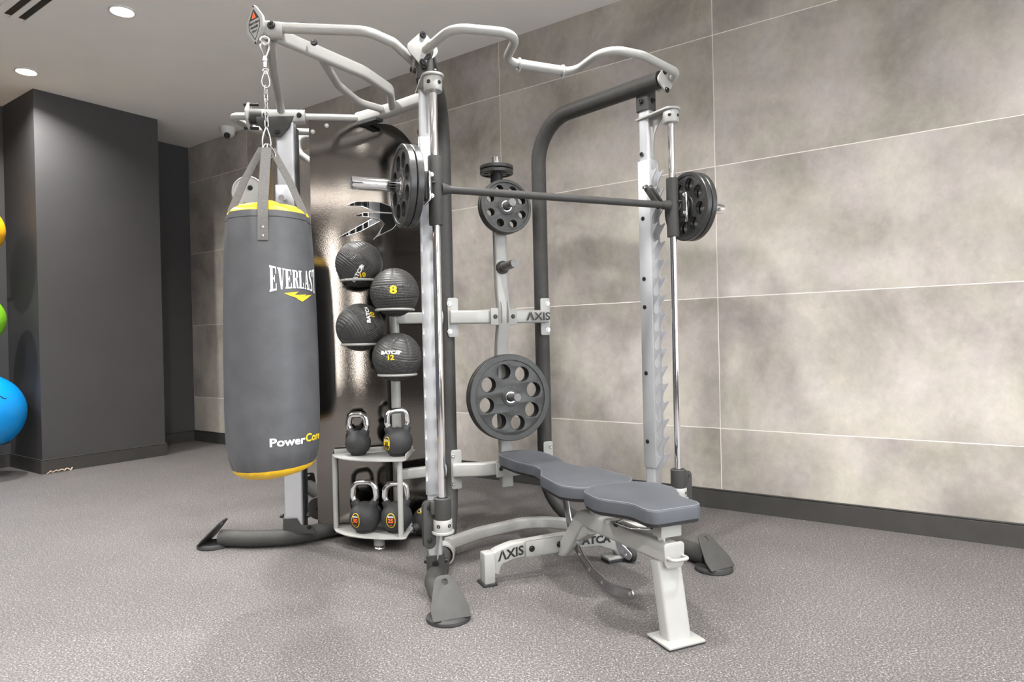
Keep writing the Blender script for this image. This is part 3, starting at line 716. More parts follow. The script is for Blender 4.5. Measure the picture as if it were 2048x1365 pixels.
# inside: guide rods, back cover, weight stack
for t_ in (.30, .72):
    put('stack_rod', cyl(shp(t_, .1, -.16), shp(t_, 2.2, -.16), .013), M_chrome, g, 'chrome weight stack rod')
for t_ in (.36, .42, .47): put('stack_rod', cyl(shp(t_, .6, -.12), shp(t_, 2.2, -.12), .006), M_steel, g)
put('inner_post', box(shp(.53, 1.15, -.20), (.06, .05, 2.1), (sx_, -sn, Z), bev=.004), M_alu, g)
for k in range(14):
    put('stack_plate', box(shp(.51, .13+.042*k, -.17), (.34, .10, .038), (sx_, -sn, Z), bev=.003), M_plate, g)
bc = box(shp(.5, 1.14, -.36), (.66, .006, 2.2), (sx_, -sn, Z)); put('back_cover', bc, M_blk, g, smooth=False)
put('side_cover', box(shp(1.0, 1.12, -.15)+sx_*.012, (.006, .36, 1.95), (sx_, -sn, Z)), M_blk, g, smooth=False)
put('stack_frame', sweep([(-.40, 3.72, 1.25), (-.40, 3.72, .10)], rrect(.075, .05, .006), up=V((0, 1, 0))), M_rubber, g, 'black frame beside the shroud')
# ---------------- ball rack pipe and shelves
RPp = V((-.624, 3.575, 0))
put('rack_pipe', cyl(RPp+Z*.06, RPp+Z*1.215, .025), M_light, g, 'pale rack pipe')
put('rack_beam', sweep([RPp+Z*1.168, V((-.40, 3.61, 1.168))], rrect(.045, .060, .008), up=Z), M_light, g)
put('rack_beam', sweep([RPp+V((0, -.025, .340)), V((-.40, 3.60, .352))], rrect(.045, .055, .008), up=Z), M_light, g)
for z_ in (1.168, .352):
    put('rack_flange', cyl((-.405, 3.605, z_), (-.385, 3.615, z_), .052), M_light, g)
    bolt((-.41, 3.600, z_+.038), (-1, -.4, 0), g, r=.009)
MB = [(-.774, 3.44, 1.446, .1190), (-.586, 3.385, 1.293, .1225), (-.775, 3.44, 1.1225, .1225), (-.582, 3.39, .967, .1235)]
for x_, y_, z_, r_ in MB:
    rr = r_*.73; dz = math.sqrt(r_*r_-rr*rr); c = V((x_, y_, z_-dz-.004))
    rg = put('ball_ring', torus(c, Z, rr+.004, .0065, 40, 8), M_light, g)
    e = V((RPp.x, RPp.y, c.z)); dd = (e-c).normalized()
    put('ring_arm', cyl(c+dd*(rr+.004), e, .007, n=10), M_light, rg)
# shelves
sl = rpoly([(-.968, 3.560), (-.935, 3.47), (-.86, 3.39), (-.77, 3.343), (-.66, 3.314), (-.545, 3.310), (-.540, 3.645)], [.012, .12, .2, .2, .2, .018, .01], 6)
def arc_shelf(z_, hgt, lip):
    ms = [shape([[(a, b) for a, b in sl]], .006, frame((0, 0, z_), (1, 0, 0), (0, 1, 0)), bev=.001)]
    if lip:
        ms.append(box((-.543, 3.47, z_+.012), (.005, .25, .03), bev=.001)); ms.append(box((-.755, 3.603, z_+.012), (.41, .005, .03), (V((.981, .194, 0)), V((-.194, .981, 0)), Z), bev=.001))
    return put('shelf', join(*ms), M_light, g, 'pale rounded kettlebell shelf')
arc_shelf(.070, 0, False); arc_shelf(.455, 0, True)
for x_, y_ in ((-.945, 3.525), (-.573, 3.340)):
    put('shelf_post', cyl((x_, y_, .07), (x_, y_, .455), .0135), M_light, g)
put('shelf_foot', cyl((-.695, 3.40, .018), (-.695, 3.40, .07), .028), M_light, g)
put('leveling_foot', lathe([(0, 0), (.030, 0), (.033, .004), (.030, .012), (.020, .020), (0, .020)], frame((-.695, 3.40, 0), (1, 0, 0), (0, 1, 0))), M_chrome, g, 'chrome levelling foot')

# ================================================================== SMITH BAR (slides on the rods, rests on the catches)
HB = 1.669
bd = (QR-QL).normalized()
sb_ = thing('smith_barbell', 'charcoal sliding bar with chrome sleeve ends across the two guide rods', 'barbell', (QL+QR)/2+Z*HB)
a = QL-bd*.0+Z*HB; b = QR+Z*HB; fo = V((bd.y, -bd.x, 0))
ba = a+bd*.035; bb_ = b-bd*.035
put('bar', cyl(ba-fo*.0, bb_, .0165), M_dark, sb_)
for Q, sgn in ((QL, -1), (QR, 1)):
    put('slide_sleeve', ring_lathe([(.0175, -.130), (.0275, -.130), (.0285, -.127), (.0285, .148), (.0275, .151), (.0175, .151)], frame(Q+Z*(HB-.02), (1, 0, 0), (0, 1, 0)), n=28), M_dark, sb_)
    put('weld_collar', cyl(Q+Z*HB-bd*(.024*sgn), Q+Z*HB-bd*(.06*sgn), .027, .018), M_dark, sb_)
    put('stop_flange', cyl(Q+Z*HB+bd*(.060*sgn)-fo*.0, Q+Z*HB+bd*(.067*sgn), .040), M_steel, sb_)
    s0 = Q+Z*HB+bd*(.026*sgn); s1 = (Q+Z*HB+bd*((0.340 if sgn < 0 else .30)*sgn))
    put('bar_sleeve', lathe([(0, 0), (.0245, 0), (.0255, .002), (.0255, (s1-s0).length-.003), (.023, (s1-s0).length), (0, (s1-s0).length)], frame(s0, Z, (bd*sgn).cross(Z), bd*sgn), n=28), M_chrome, sb_, 'chrome sleeve')
    put('latch_plate', box(Q+Z*HB+bd*(.042*sgn)-fo*-.02, (.030, .055, .115), (bd, -fo, Z), bev=.004), M_rubber, sb_, 'black latch plate')
    put('latch_edge', tube([Q+Z*(HB+.055)+bd*(.040*sgn)+fo*.04, Q+Z*(HB+.055)+bd*(.040*sgn)+fo*.052, Q+Z*(HB-.055)+bd*(.040*sgn)+fo*.052, Q+Z*(HB-.075)+bd*(.056*sgn)+fo*.03], .006, .008, 10), M_chrome, sb_)
    for z_ in (-.04, .045): bolt(Q+Z*(HB+z_)+bd*(.030*sgn)+fo*.05, fo, sb_, r=.007, m=M_steel, h=.006)
    put('latch_tab', box(Q+Z*(HB+.018)+bd*(.030*sgn)+fo*.030, (.045, .014, .006), (bd, -fo, Z), bev=.001), M_dark, sb_)
    for k_ in (.055, .083) if sgn > 0 else ():
        pA = Q+Z*(HB-.005)-bd*(k_*sgn); pB = pA-fo*.095+Z*.105
        put('catch_link', oblong(pA, pB, .032, .006, bd), M_dark, sb_, 'charcoal catch link')
    if sgn > 0: put('catch_pin', cyl(Q+Z*(HB+.10)-bd*(.10*sgn)-fo*.095, Q+Z*(HB+.10)-bd*(.035*sgn)-fo*.095, .008, n=12), M_steel, sb_)

# ================================================================== WEIGHT PLATES
def make_plate(rad, th, nh, hr, hrad, rim=.90, m=M_plate, hub=.030):
    t = thing('weight_plate', 'x', 'weight plate')
    outer = circ(rad, 64)
    face = shape([circ(rad*rim+.002, 64), circ(hub*.85, 24)]+[hole(hr*math.cos(2*PI*(k+.25)/nh), hr*math.sin(2*PI*(k+.25)/nh), hrad, 20) for k in range(nh)], th*.70, bev=.0012)
    put('disc', face, m, t)
    put('rim', ring_lathe([(rad*rim, -th/2), (rad-.003, -th/2), (rad, -th/2+.003), (rad, th/2-.003), (rad-.003, th/2), (rad*rim+.002, th/2), (rad*rim, th/2-.003)], n=64), m, t)
    put('hole_lips', join(*[ring_lathe([(hrad, -th*.37), (hrad+.004, -th*.37), (hrad+.004, th*.37), (hrad, th*.37)], Matrix.Translation((hr*math.cos(2*PI*(k+.25)/nh), hr*math.sin(2*PI*(k+.25)/nh), 0)), n=20) for k in range(nh)]), m, t)
    put('hub', ring_lathe([(hub*.86, -th*.45), (hub*1.5, -th*.45), (hub*1.6, -th*.35), (hub*1.6, th*.35), (hub*1.5, th*.45), (hub*.86, th*.45)], n=36), m, t)
    put('bushing', ring_lathe([(hub*.80, -th*.47), (hub*1.0, -th*.47), (hub*1.0, th*.47), (hub*.80, th*.47)], n=36), M_steel, t, 'steel bushing')
    return t
def place(t, c, nrm, spin=0, label=None, group=None):
    nrm = V(nrm).normalized(); x = nrm.orthogonal().normalized() if abs(nrm.z) > .9 else Z.cross(nrm).normalized()
    y = nrm.cross(x); mt = frame(c, x, y, nrm) @ Matrix.Rotation(spin, 4, 'Z')
    t.matrix_world = mt
    if label: t['label'] = label
    if group: t['group'] = group
GP = 'weight plates on the machine'
big = make_plate(.231, .030, 8, .142, .041, rim=.86)
pn = (F+Z*.06).normalized(); pcz = lambda peg_, k: peg_[0]+(peg_[1]-peg_[0]).normalized()*k
dn = V((0, 0, -.004))
place(big, pcz(pegC, .082)+dn, pn, R(3), 'largest black weight plate, front one on the lowest storage peg', GP)
for s_, yy, sz in (('BATCA', .066, .030), ('45', -.080, .036)):
    put('raised_text', text(s_, sz, m=Matrix.Translation((0, yy, .0108)), ext=.0012), M_plate, big)
b2 = tree(big); place(b2, pcz(pegC, .046)+dn, pn, R(3), 'largest black weight plate, rear one against the storage column', GP)
med = make_plate(.145, .026, 8, .098, .0215, rim=.88)
place(med, pcz(pegB, .074)+dn, pn, R(10), 'medium black weight plate, front one on the peg behind the bar', GP)
m2 = tree(med); place(m2, pcz(pegB, .044)+dn, pn, R(10), 'medium black weight plate, rear one on the peg behind the bar', GP)
sml = make_plate(.092, .020, 6, .062, .012, rim=.84)
place(sml, cx+F*.06+Z*1.987, Z, 0, 'small black weight plate, upper one lying on the upright peg', GP)
s2 = tree(sml); place(s2, cx+F*.06+Z*1.962, Z, R(20), 'small black weight plate, lower one lying on the upright peg', GP)
brp = make_plate(.165, .027, 8, .104, .032, rim=.89, m=M_plate2, hub=.034)
place(brp, QL+Z*HB-bd*.134, -bd, R(8), 'black weight plate outermost on the left end of the bar', GP)
l2 = tree(brp); place(l2, QL+Z*HB-bd*.104, -bd, R(8), 'black weight plate inside the outermost on the left bar end', GP)
r1 = tree(brp); place(r1, QR+Z*HB+bd*.088, -bd, R(20), 'black weight plate on the right bar end nearest the guide rod', GP)
r2_ = tree(brp); place(r2_, QR+Z*HB+bd*.119, -bd, R(20), 'black weight plate on the right bar end nearest the tiled wall', GP)

# ================================================================== HEAVY BAG AND CHAIN
BC = V((-.952, 2.66, 0))
tcd = V((-BC.x, -BC.y, 0)).normalized(); rtd = V((-tcd.y, tcd.x, 0))
bag = thing('punching_bag', 'black cylindrical punching bag with yellow ends hanging on a chain', 'punching bag', BC+Z*.52)
prof = [(.1540, .572), (.1620, .592), (.171, .625), (.1765, .68), (.1785, .80), (.1775, 1.0), (.1735, 1.2), (.1690, 1.36), (.1640, 1.46), (.1590, 1.52), (.1555, 1.552)]
bm = bmesh.new(); n_ = 96; rings = []
def interp(z_):
    for (ra, za), (rb, zb) in zip(prof, prof[1:]):
        if z_ <= zb: return ra+(rb-ra)*(z_-za)/(zb-za)
    return prof[-1][0]
zz = [prof[0][1]+(prof[-1][1]-prof[0][1])*k/60 for k in range(61)]
tilt = lambda a, z_: z_ + (.009*math.sin(a-.1))*max(0, (1.0-z_)/.44)**2
lobes = [-.13, 1.32, PI, -1.38]
def pinch(a, z_):
    """folds where the straps pull the cover in near the top and the bottom gathers"""
    q = 0
    k = max(0, (z_-1.40)/.15)
    for l_ in lobes:
        d_ = (a-l_+PI) % (2*PI)-PI
        q += -.010*k*math.exp(-(d_/.16)**2) + .004*k*math.exp(-((abs(d_)-.30)/.10)**2)
    kb = max(0, (.66-z_)/.10)
    q += .0022*kb*math.sin(a*17)+.0016*kb*math.sin(a*29+1)
    return q
for z_ in zz:
    rings.append([])
    for k in range(n_):
        a = 2*PI*k/n_; r_ = interp(z_)+pinch(a, z_)
        zt = tilt(a, z_)
        rings[-1].append(bm.verts.new(BC+(tcd*math.cos(a)+rtd*math.sin(a))*r_+Z*zt))
for A_, B_ in zip(rings, rings[1:]):
    for k in range(n_): bm.faces.new((A_[k], A_[(k+1) % n_], B_[(k+1) % n_], B_[k]))
bm.faces.new(rings[0]); bm.faces.new(rings[-1])
body = put('cover', me_of(bm), M_bag, bag, 'black cover')
# hem seam and caps
def capmesh(top):
    bm_ = bmesh.new(); rg = []
    K = 9
    for j in range(K+1):
        q = j/K; row = []
        for k in range(n_):
            a = 2*PI*k/n_
            if top:
                r0 = .152+pinch(a, 1.55); rr = r0*math.cos(q*PI/2); z_ = 1.548+.055*math.sin(q*PI/2)+.008*math.cos(4*a)*math.sin(q*PI)
            else:
                r0 = .1540+pinch(a, .572); rr = r0*math.cos(q*PI/2); z_ = tilt(a, .573)-.050*math.sin(q*PI/2)
            if j == K and k > 0: row.append(row[0])
            else: row.append(bm_.verts.new(BC+(tcd*math.cos(a)+rtd*math.sin(a))*(rr if j < K else 0)+Z*(z_ if j < K else (1.603 if top else .522))))
        rg.append(row)
    for A_, B_ in zip(rg, rg[1:]):
        for k in range(n_):
            vs = []
            for v_ in (A_[k], A_[(k+1) % n_], B_[(k+1) % n_], B_[k]):
                if v_ not in vs: vs.append(v_)
            bm_.faces.new(vs)
    return me_of(bm_)
put('top_cap', capmesh(True), M_yel, bag, 'yellow top'); put('bottom_cap', capmesh(False), M_yel, bag, 'yellow bottom')
hem = [BC+(tcd*math.cos(2*PI*k/72)+rtd*math.sin(2*PI*k/72))*(interp(1.527)+pinch(2*PI*k/72, 1.527)+.0004)+Z*1.527 for k in range(72)]
put('hem_seam', sweep(hem, circ(.0011, 6), closed=True), M_board, body)
def bagmap(r_off, zc, a0, rr=None):
    def fn(c):
        z_ = zc+c.y; r_ = (interp(z_)+pinch(a0+c.x/.17, z_)) + r_off; a = a0+c.x/.172
        return BC+(tcd*math.cos(a)+rtd*math.sin(a))*r_+Z*z_
    return fn
def rc(x0, y0, x1, y1): return [(x0, y0), (x1, y0), (x1, y1), (x0, y1)]
GL = {
 'E': [rc(.10, 0, .44, 1), rc(0, .92, .90, 1), rc(0, 0, .92, .08), rc(.44, .46, .68, .54), rc(.80, .70, .90, 1), rc(.82, 0, .92, .30), rc(.62, .36, .70, .64)],
 'V': [[(.10, 1), (.44, 1), (.64, .0), (.44, 0)], [(.80, 1), (.90, 1), (.64, 0), (.54, 0)], rc(0, .93, .52, 1), rc(.70, .93, 1, 1)],
 'R': [rc(.10, 0, .42, 1), rc(0, 0, .50, .07), rc(0, .93, .70, 1), [(.64, .56), (.92, .60), (.92, .90), (.70, 1), (.64, .94)], rc(.42, .48, .74, .56), [(.50, .5), (.76, .5), (.98, 0), (.70, 0)]],
 'L': [rc(.10, 0, .44, 1), rc(0, .93, .54, 1), rc(0, 0, .90, .08), rc(.80, 0, .90, .34)],
 'A': [[(.10, 0), (.20, 0), (.52, 1), (.42, 1)], [(.40, 1), (.60, 1), (.96, 0), (.62, 0)], rc(.24, .28, .72, .36), rc(0, 0, .32, .07), rc(.54, 0, 1.04, .07)],
 'S': [rc(.22, .92, .74, 1), [(.06, .66), (.36, .70), (.36, .94), (.22, 1), (.06, .90)], [(.06, .66), (.36, .76), (.94, .34), (.64, .24)], [(.64, .06), (.80, 0), (.94, .10), (.94, .36), (.64, .32)], rc(.22, 0, .80, .08), rc(.74, .70, .84, 1), rc(.08, 0, .18, .32)],
 'T': [rc(.34, 0, .66, 1), rc(0, .92, 1, 1), rc(0, .70, .10, 1), rc(.90, .70, 1, 1), rc(.18, 0, .82, .07)]}
word = 'EVERLAST'; pl = []; LW = .226; cw = LW/8
def arch(x_, y_):
    q = (x_/(LW/2)); e = q*q
    top_ = .034+.016*e; bot_ = -.034-.016*e
    return bot_+(top_-bot_)*y_
for i, ch in enumerate(word):
    x0 = -LW/2+cw*i
    for p in GL[ch]:
        p2 = []
        for j in range(len(p)):
            (xa, ya), (xb, yb) = p[j], p[(j+1) % len(p)]
            for q in (0, .5): p2.append((xa+(xb-xa)*q, ya+(yb-ya)*q))
        pl.append([(x0+cw*.94*a_, arch(x0+cw*.94*a_, b_)) for a_, b_ in p2])
def c2(fn): return lambda c: fn(V((c.x, c.y, 0)))
put('logo_word', polys(pl, c2(bagmap(.0012, 1.292, R(37.0))), sub=1), M_white, body, 'white EVERLAST lettering')
k_ = .226/ (380/4.446) /1.0
def lg(pts): return [((x_-684)*.00061, -(y_-655)*.00046) for x_, y_ in pts]
yl = [lg([(575, 652), (672, 634), (640, 664), (662, 676)]), lg([(575, 652), (662, 676), (697, 716)]), lg([(662, 676), (640, 664), (735, 655), (697, 684)]), lg([(662, 676), (697, 684), (697, 716)]), lg([(697, 684), (735, 662), (795, 652), (697, 716)])]
put('logo_mark', polys(yl, c2(bagmap(.0012, 1.236, R(38.5))), sub=2), M_yprint, body, 'yellow winged mark')
put('logo_word', text('Power', .043, fn=bagmap(.0012, .679, R(17)), ext=0, bold=.0012, sx=1.18, sub=1), M_white, body, 'white Power lettering')
put('logo_word', text('Core', .043, fn=bagmap(.0012, 0.683, R(57)), ext=0, bold=.0012, sx=1.10, sub=1), M_yprint, body, 'yellow Core lettering')
# straps
RT = V((-.952, 2.66, 1.80))
for i, l_ in enumerate(lobes):
    d_ = tcd*math.cos(l_)+rtd*math.sin(l_)
    top_ = RT+d_*.018+Z*(.02 if i != 1 else .02)
    a_ = BC+d_*(.150)+Z*1.565; b_ = BC+d_*(interp(1.50)-.004)+Z*1.505; e_ = BC+d_*(interp(1.44)-.002)+Z*1.435
    sd = V((-d_.y, d_.x, 0))
    st = put('hanging_strap', sweep(([top_, (top_+a_)/2+d_*.002, a_, b_+d_*.004, e_+d_*.003] if i in (0, 2) else [top_, (top_+a_)/2, a_-d_*.012-Z*.004]), rrect(.038 if i in (0, 2) else .030, .003, .001, 1), up=d_ if i in (0, 2) else (d_*.3+tcd*.8)), M_strap, bag)
    for z_ in (1.485, 1.452) if i in (0, 2) else ():
        put('rivet', lathe([(0, .004), (.004, .0035), (.006, .001), (.006, 0)], frame(BC+d_*(interp(z_)+.0005)+Z*z_, sd, Z, d_), n=12), M_steel, st)
def quick(c0, c1, wd, r=.003, pl_=rtd):
    """pear shaped link between two points"""
    c0 = V(c0); c1 = V(c1); ax = (c1-c0); L_ = ax.length; ax.normalize(); pts = []
    for k in range(24):
        t_ = 2*PI*k/24; q = (1-math.cos(t_))/2; wq = (.28+.72*q)*math.sin(t_)
        pts.append(c0+ax*(L_*q)+pl_*(wd/2*wq*1.3))
    return sweep(pts, circ(r, 8), closed=True)
put('carabiner', quick((-.952, 2.66, 1.905), (-.952, 2.66, 1.815), .034), M_steel, bag, 'steel snap hook')
for dx, an in ((-.012, -.3), (.014, .35)):
    put('strap_ring', quick((-.952+dx*.3, 2.66, 1.84), (-.952+dx*1.6, 2.66, 1.785), .032, .0028, (rtd*math.cos(an)+tcd*math.sin(an))), M_steel, bag)
ch = thing('hanging_chain', 'short zinc chain with swivel and snap links above the punching bag', 'chain', (-.952, 2.665, 2.27))
put('eye_bolt', join(torus((-.950, 2.66, 2.248), tcd, .016, .005, 24, 8), cyl((-.950, 2.665, 2.262), (-.945, 2.70, 2.285), .007)), M_steel, ch)
cz = 2.238
put('snap_link', quick((-.950, 2.66, 2.180), (-.950, 2.66, 2.242), .034, .0035, rtd), M_steel, ch)
put('swivel', join(cyl((-.950, 2.66, 2.185), (-.950, 2.66, 2.140), .0085), cyl((-.950, 2.66, 2.172), (-.950, 2.66, 2.165), .011), torus((-.950, 2.66, 2.128), tcd, .010, .003, 20, 8)), M_steel, ch)
put('snap_link', quick((-.950, 2.66, 2.128), (-.950, 2.66, 2.062), .032, .003, rtd), M_steel, ch)
z_ = 2.064
def clink(c, ax1):
    pts = []
    for k in range(20):
        t_ = 2*PI*k/20; sx2 = .0075*math.cos(t_); sz2 = .008*math.sin(t_) + (.010 if math.sin(t_) > 0 else -.010)
        pts.append(V(c)+ax1*sx2+Z*sz2)
    return sweep(pts, circ(.0024, 8), closed=True)
k = 0
while z_ > 1.915:
    z_ -= .0125
    ax1 = (rtd*.8+tcd*.6) if k % 2 else (rtd*.6-tcd*.8)
    put('chain_link', clink((-.951, 2.66, z_), ax1), M_steel, ch); z_ -= .0135; k += 1

# ================================================================== MEDICINE BALLS
def sphmap(c, r_, dirv, upd, off=.0008, rot=0):
    dirv = V(dirv).normalized(); x = V(upd).cross(dirv).normalized(); y = dirv.cross(x)
    cr, sr = math.cos(rot), math.sin(rot)
    def fn(p):
        a, b_ = (p.x*cr-p.y*sr)/r_, (p.x*sr+p.y*cr)/r_
        ang = math.hypot(a, b_)
        if ang < 1e-6: v_ = dirv
        else: v_ = dirv*math.cos(ang)+(x*a+y*b_)/ang*math.sin(ang)
        return V(c)+v_*(r_+off)
    return fn
def swoosh_polys(s=1.0, x0=0, y0=0):
    a = [[(-.2, .30), (.25, .42), (.75, .30), (.95, .05), (.72, .14), (.30, .22)], [(-.05, .08), (.45, .14), (.70, .02), (.55, -.25), (.10, -.50), (.40, -.22), (.38, -.04)], [(.05, -.12), (.30, -.08), (.12, -.22), (-.25, -.36)]]
    return [[(x0+p*s, y0+q*s) for p, q in l_] for l_ in a]
tocam = lambda c: V((-c[0], -c[1], 1.05-c[2]))
labs = ['black rubber medicine ball highest on the rack, marked 10', 'black rubber medicine ball with a yellow 8', 'black rubber medicine ball with its label turned away, lower left ring', 'black rubber medicine ball marked 12, lowest on the rack']
rots = [(.3, .5), (.12, 0), (.9, -.5), (.35, -.15)]
for i, (x_, y_, z_, r_) in enumerate(MB):
    me = bpy.data.meshes.new('ball'); bm = bmesh.new(); bmesh.ops.create_uvsphere(bm, u_segments=120, v_segments=170, radius=r_)
    for v_ in bm.verts:   # moulded grip: rings of grooves above and below a plain band, broken by six seams
        zc_ = abs(v_.co.z); th_ = math.atan2(v_.co.y, v_.co.x); g_ = 0
        if zc_ > r_*.26 and zc_ < r_*.93: g_ = max(0, math.sin((zc_-r_*.26)*2*PI/.0125))
        if abs(math.sin(3*th_)) < .14*r_/max(.02, math.hypot(v_.co.x, v_.co.y)) and math.cos(6*th_) > 0: g_ = 1.0 if zc_ > r_*.22 else 0
        v_.co *= 1-.0017*g_/r_
    bm.to_mesh(me); bm.free()
    o = put('medicine_ball', me, M_ball); o.location = (x_, y_, z_)
    setp(o, labs[i], 'medicine ball', 'medicine balls on the rack')
    o.rotation_euler = [(.10, .75, .4), (.06, -.02, -.35), (-.3, 1.1, .3), (.35, .25, .2)][i]
    bpy.context.view_layer.update()
    inv = o.matrix_world.inverted(); c = V((x_, y_, z_)); tc_ = tocam(c)
    X = V((1, .18, 0)).normalized()
    def deco(nm_, me_, m_):
        me_.transform(inv); oo = bpy.data.objects.new(nm_, me_); C.objects.link(oo); oo.parent = o; me_.materials.append(m_)
    tn = tc_.normalized()
    if i == 1:
        deco('number_print', text('8', .052, fn=sphmap(c, r_, tn-X*.05+Z*.10, Z), ext=0, bold=.002, sx=1.35, sub=1), M_yprint)
    if i == 3:
        deco('number_print', text('12', .034, fn=sphmap(c, r_, tn-X*.27-Z*.02, Z), ext=0, bold=.0014, sx=1.1, sub=1), M_yprint)
        deco('brand_print', text('BATCA', .023, fn=sphmap(c, r_, tn-X*.30+Z*.20, Z), ext=0, bold=.0012, sx=1.25, sub=1), M_white)
        deco('brand_print', polys(swoosh_polys(.028), c2(sphmap(c, r_, tn-X*.02+Z*.18, Z)), sub=1), M_white)
    if i == 0:
        deco('number_print', text('10', .034, fn=sphmap(c, r_, tn+X*.15-Z*.56, Z, rot=.25), ext=0, bold=.0014, sub=1), M_yprint)
        deco('brand_print', text('BATCA', .026, fn=sphmap(c, r_, tn-X*.08-Z*.50, Z, rot=1.05), ext=0, bold=.0012, sx=1.3, sub=1), M_white)
        deco('brand_print', polys(swoosh_polys(.028), c2(sphmap(c, r_, tn+X*.06-Z*.22, Z, rot=1.05)), sub=1), M_white)
    if i == 2:
        deco('number_print', text('10', .034, fn=sphmap(c, r_, tn+X*.72+Z*.72, Z, rot=1.4), ext=0, bold=.0014, sub=1), M_yprint)
        deco('brand_print', text('BATCA', .026, fn=sphmap(c, r_, tn+X*.42+Z*.72, Z, rot=1.5), ext=0, bold=.0012, sx=1.2, sub=1), M_white)

# ================================================================== KETTLEBELLS
def make_kb(r_, num, ncol, lab_ang, hang, hs=1.0, decal=True):
    """origin under the flat base; handle in the local x-z plane turned by hang; label faces lab_ang"""
    t = thing('kettlebell', 'x', 'kettlebell')
    zc = r_*.93
    pr_ = [(0, 0), (r_*.52, 0), (r_*.60, .004)]
    for a in range(-56, 91, 8):
        pr_.append((r_*math.cos(R(a)), zc+r_*math.sin(R(a)))) if a < 88 else None
    pr_.append((0, zc+r_))
    bd_ = put('bell', lathe(pr_, n=48), M_kb, t)
    hx = V((math.cos(hang), math.sin(hang), 0)); w2 = r_*.80*hs; h_ = r_*1.32*hs
    pts = [hx*(-r_*.46)+Z*(zc+r_*.66), hx*(-w2*.98)+Z*(zc+r_*1.30), hx*(-w2*.86)+Z*(zc+r_+h_*.92), hx*(w2*.86)+Z*(zc+r_+h_*.92), hx*(w2*.98)+Z*(zc+r_*1.30), hx*(r_*.46)+Z*(zc+r_*.66)]
    put('handle', sweep(fillet(pts, [0, r_*.35, r_*.48, r_*.48, r_*.35, 0], 8), circ(.0155, 16)), M_chrome, t, 'chrome handle')
    for s_ in (-1, 1):
        a = hx*(s_*r_*.50)+Z*(zc+r_*.70); b_ = hx*(s_*r_*.72)+Z*(zc+r_*1.06)
        put('handle_boot', cyl(a, b_, .026, .0195), M_kb, t, 'rubber handle boot')
    if decal:
        dv = V((math.cos(lab_ang), math.sin(lab_ang), .0)); c = V((0, 0, zc))
        k = r_/.080
        ov = [(.025*k*math.cos(2*PI*j/28), .037*k*math.sin(2*PI*j/28)) for j in range(28)]
        ring = []
        for j in range(28):
            a, b_ = ov[j], ov[(j+1) % 28]; ring.append([a, b_, (b_[0]*.88, b_[1]*.91), (a[0]*.88, a[1]*.91)])
        oval = put('label', polys([ov], c2(sphmap(c, r_, dv, Z, .0004)), sub=3), M_black, t, 'oval label with the number %s' % num)
        fy = M_yprint
        put('label_ring', polys(ring, c2(sphmap(c, r_, dv, Z, .0012)), sub=1), fy, oval)
        if ncol is M_black:
            put('label_field', polys([[(-.020*k, -.010*k), (.020*k, -.010*k), (.020*k, .013*k), (-.020*k, .013*k)]], c2(sphmap(c, r_, dv, Z, .0012)), sub=2), M_yprint, oval)
        sp = sphmap(c, r_, dv, Z, .0018)
        put('label_number', text(num, .027*k, fn=lambda p: sp(V((p.x, p.y-.001*k, 0))), ext=0, bold=.001, sx=1.05, sub=1), ncol, oval)
        put('label_brand', text('BATCA', .0085*k, fn=lambda p: sp(V((p.x, p.y+.018*k, 0))), ext=0, bold=.0004, sx=1.1, sub=1), M_white, oval)
        put('label_unit', text('LB', .008*k, fn=lambda p: sp(V((p.x, p.y-.023*k, 0))), ext=0, bold=.0003, sub=1), ncol if ncol is not M_black else M_yprint, oval)
    return t
KG = 'kettlebells by the rack'
def kb_dir(x_, y_, off): return math.atan2(-y_, -x_)+R(off)
k30 = make_kb(.0800, '30', M_orange, kb_dir(-.764, 3.45, -38), R(-8)); k30.location = (-.775, 3.450, .0735)
setp(k30, 'black kettlebell with a red 30 label, left one on the bottom shelf', 'kettlebell', KG)
k25 = make_kb(.0800, '25', M_orange, kb_dir(-.6, 3.42, -22), R(8), .92); k25.location = (-.611, 3.438, .0735)
setp(k25, 'black kettlebell with an orange 25 label, behind the right shelf post', 'kettlebell', KG)
k20 = make_kb(.0755, '20', M_black, kb_dir(-.6, 3.48, -50), R(25), .93); k20.location = (-.600, 3.462, .4585)
setp(k20, 'black kettlebell with a yellow 20 label, right one on the upper shelf', 'kettlebell', KG)
k15 = make_kb(.0665, '15', M_orange, kb_dir(-.8, 3.5, 160), R(-15), 1.0, decal=False); k15.location = (-.815, 3.505, .4585)
setp(k15, 'smallest kettlebell, left one on the upper shelf, no label showing', 'kettlebell', KG)
kf = make_kb(.0800, '40', M_black, R(-20), R(90), 1.0); 
kf.matrix_world = Matrix.Translation((-.478, 3.60, .078)) @ Matrix.Rotation(R(14), 4, 'Z') @ Matrix.Rotation(R(-104), 4, 'Y') @ Matrix.Translation((0, 0, -.0744))
setp(kf, 'kettlebell lying on its side on the floor behind the shelves', 'kettlebell', KG)

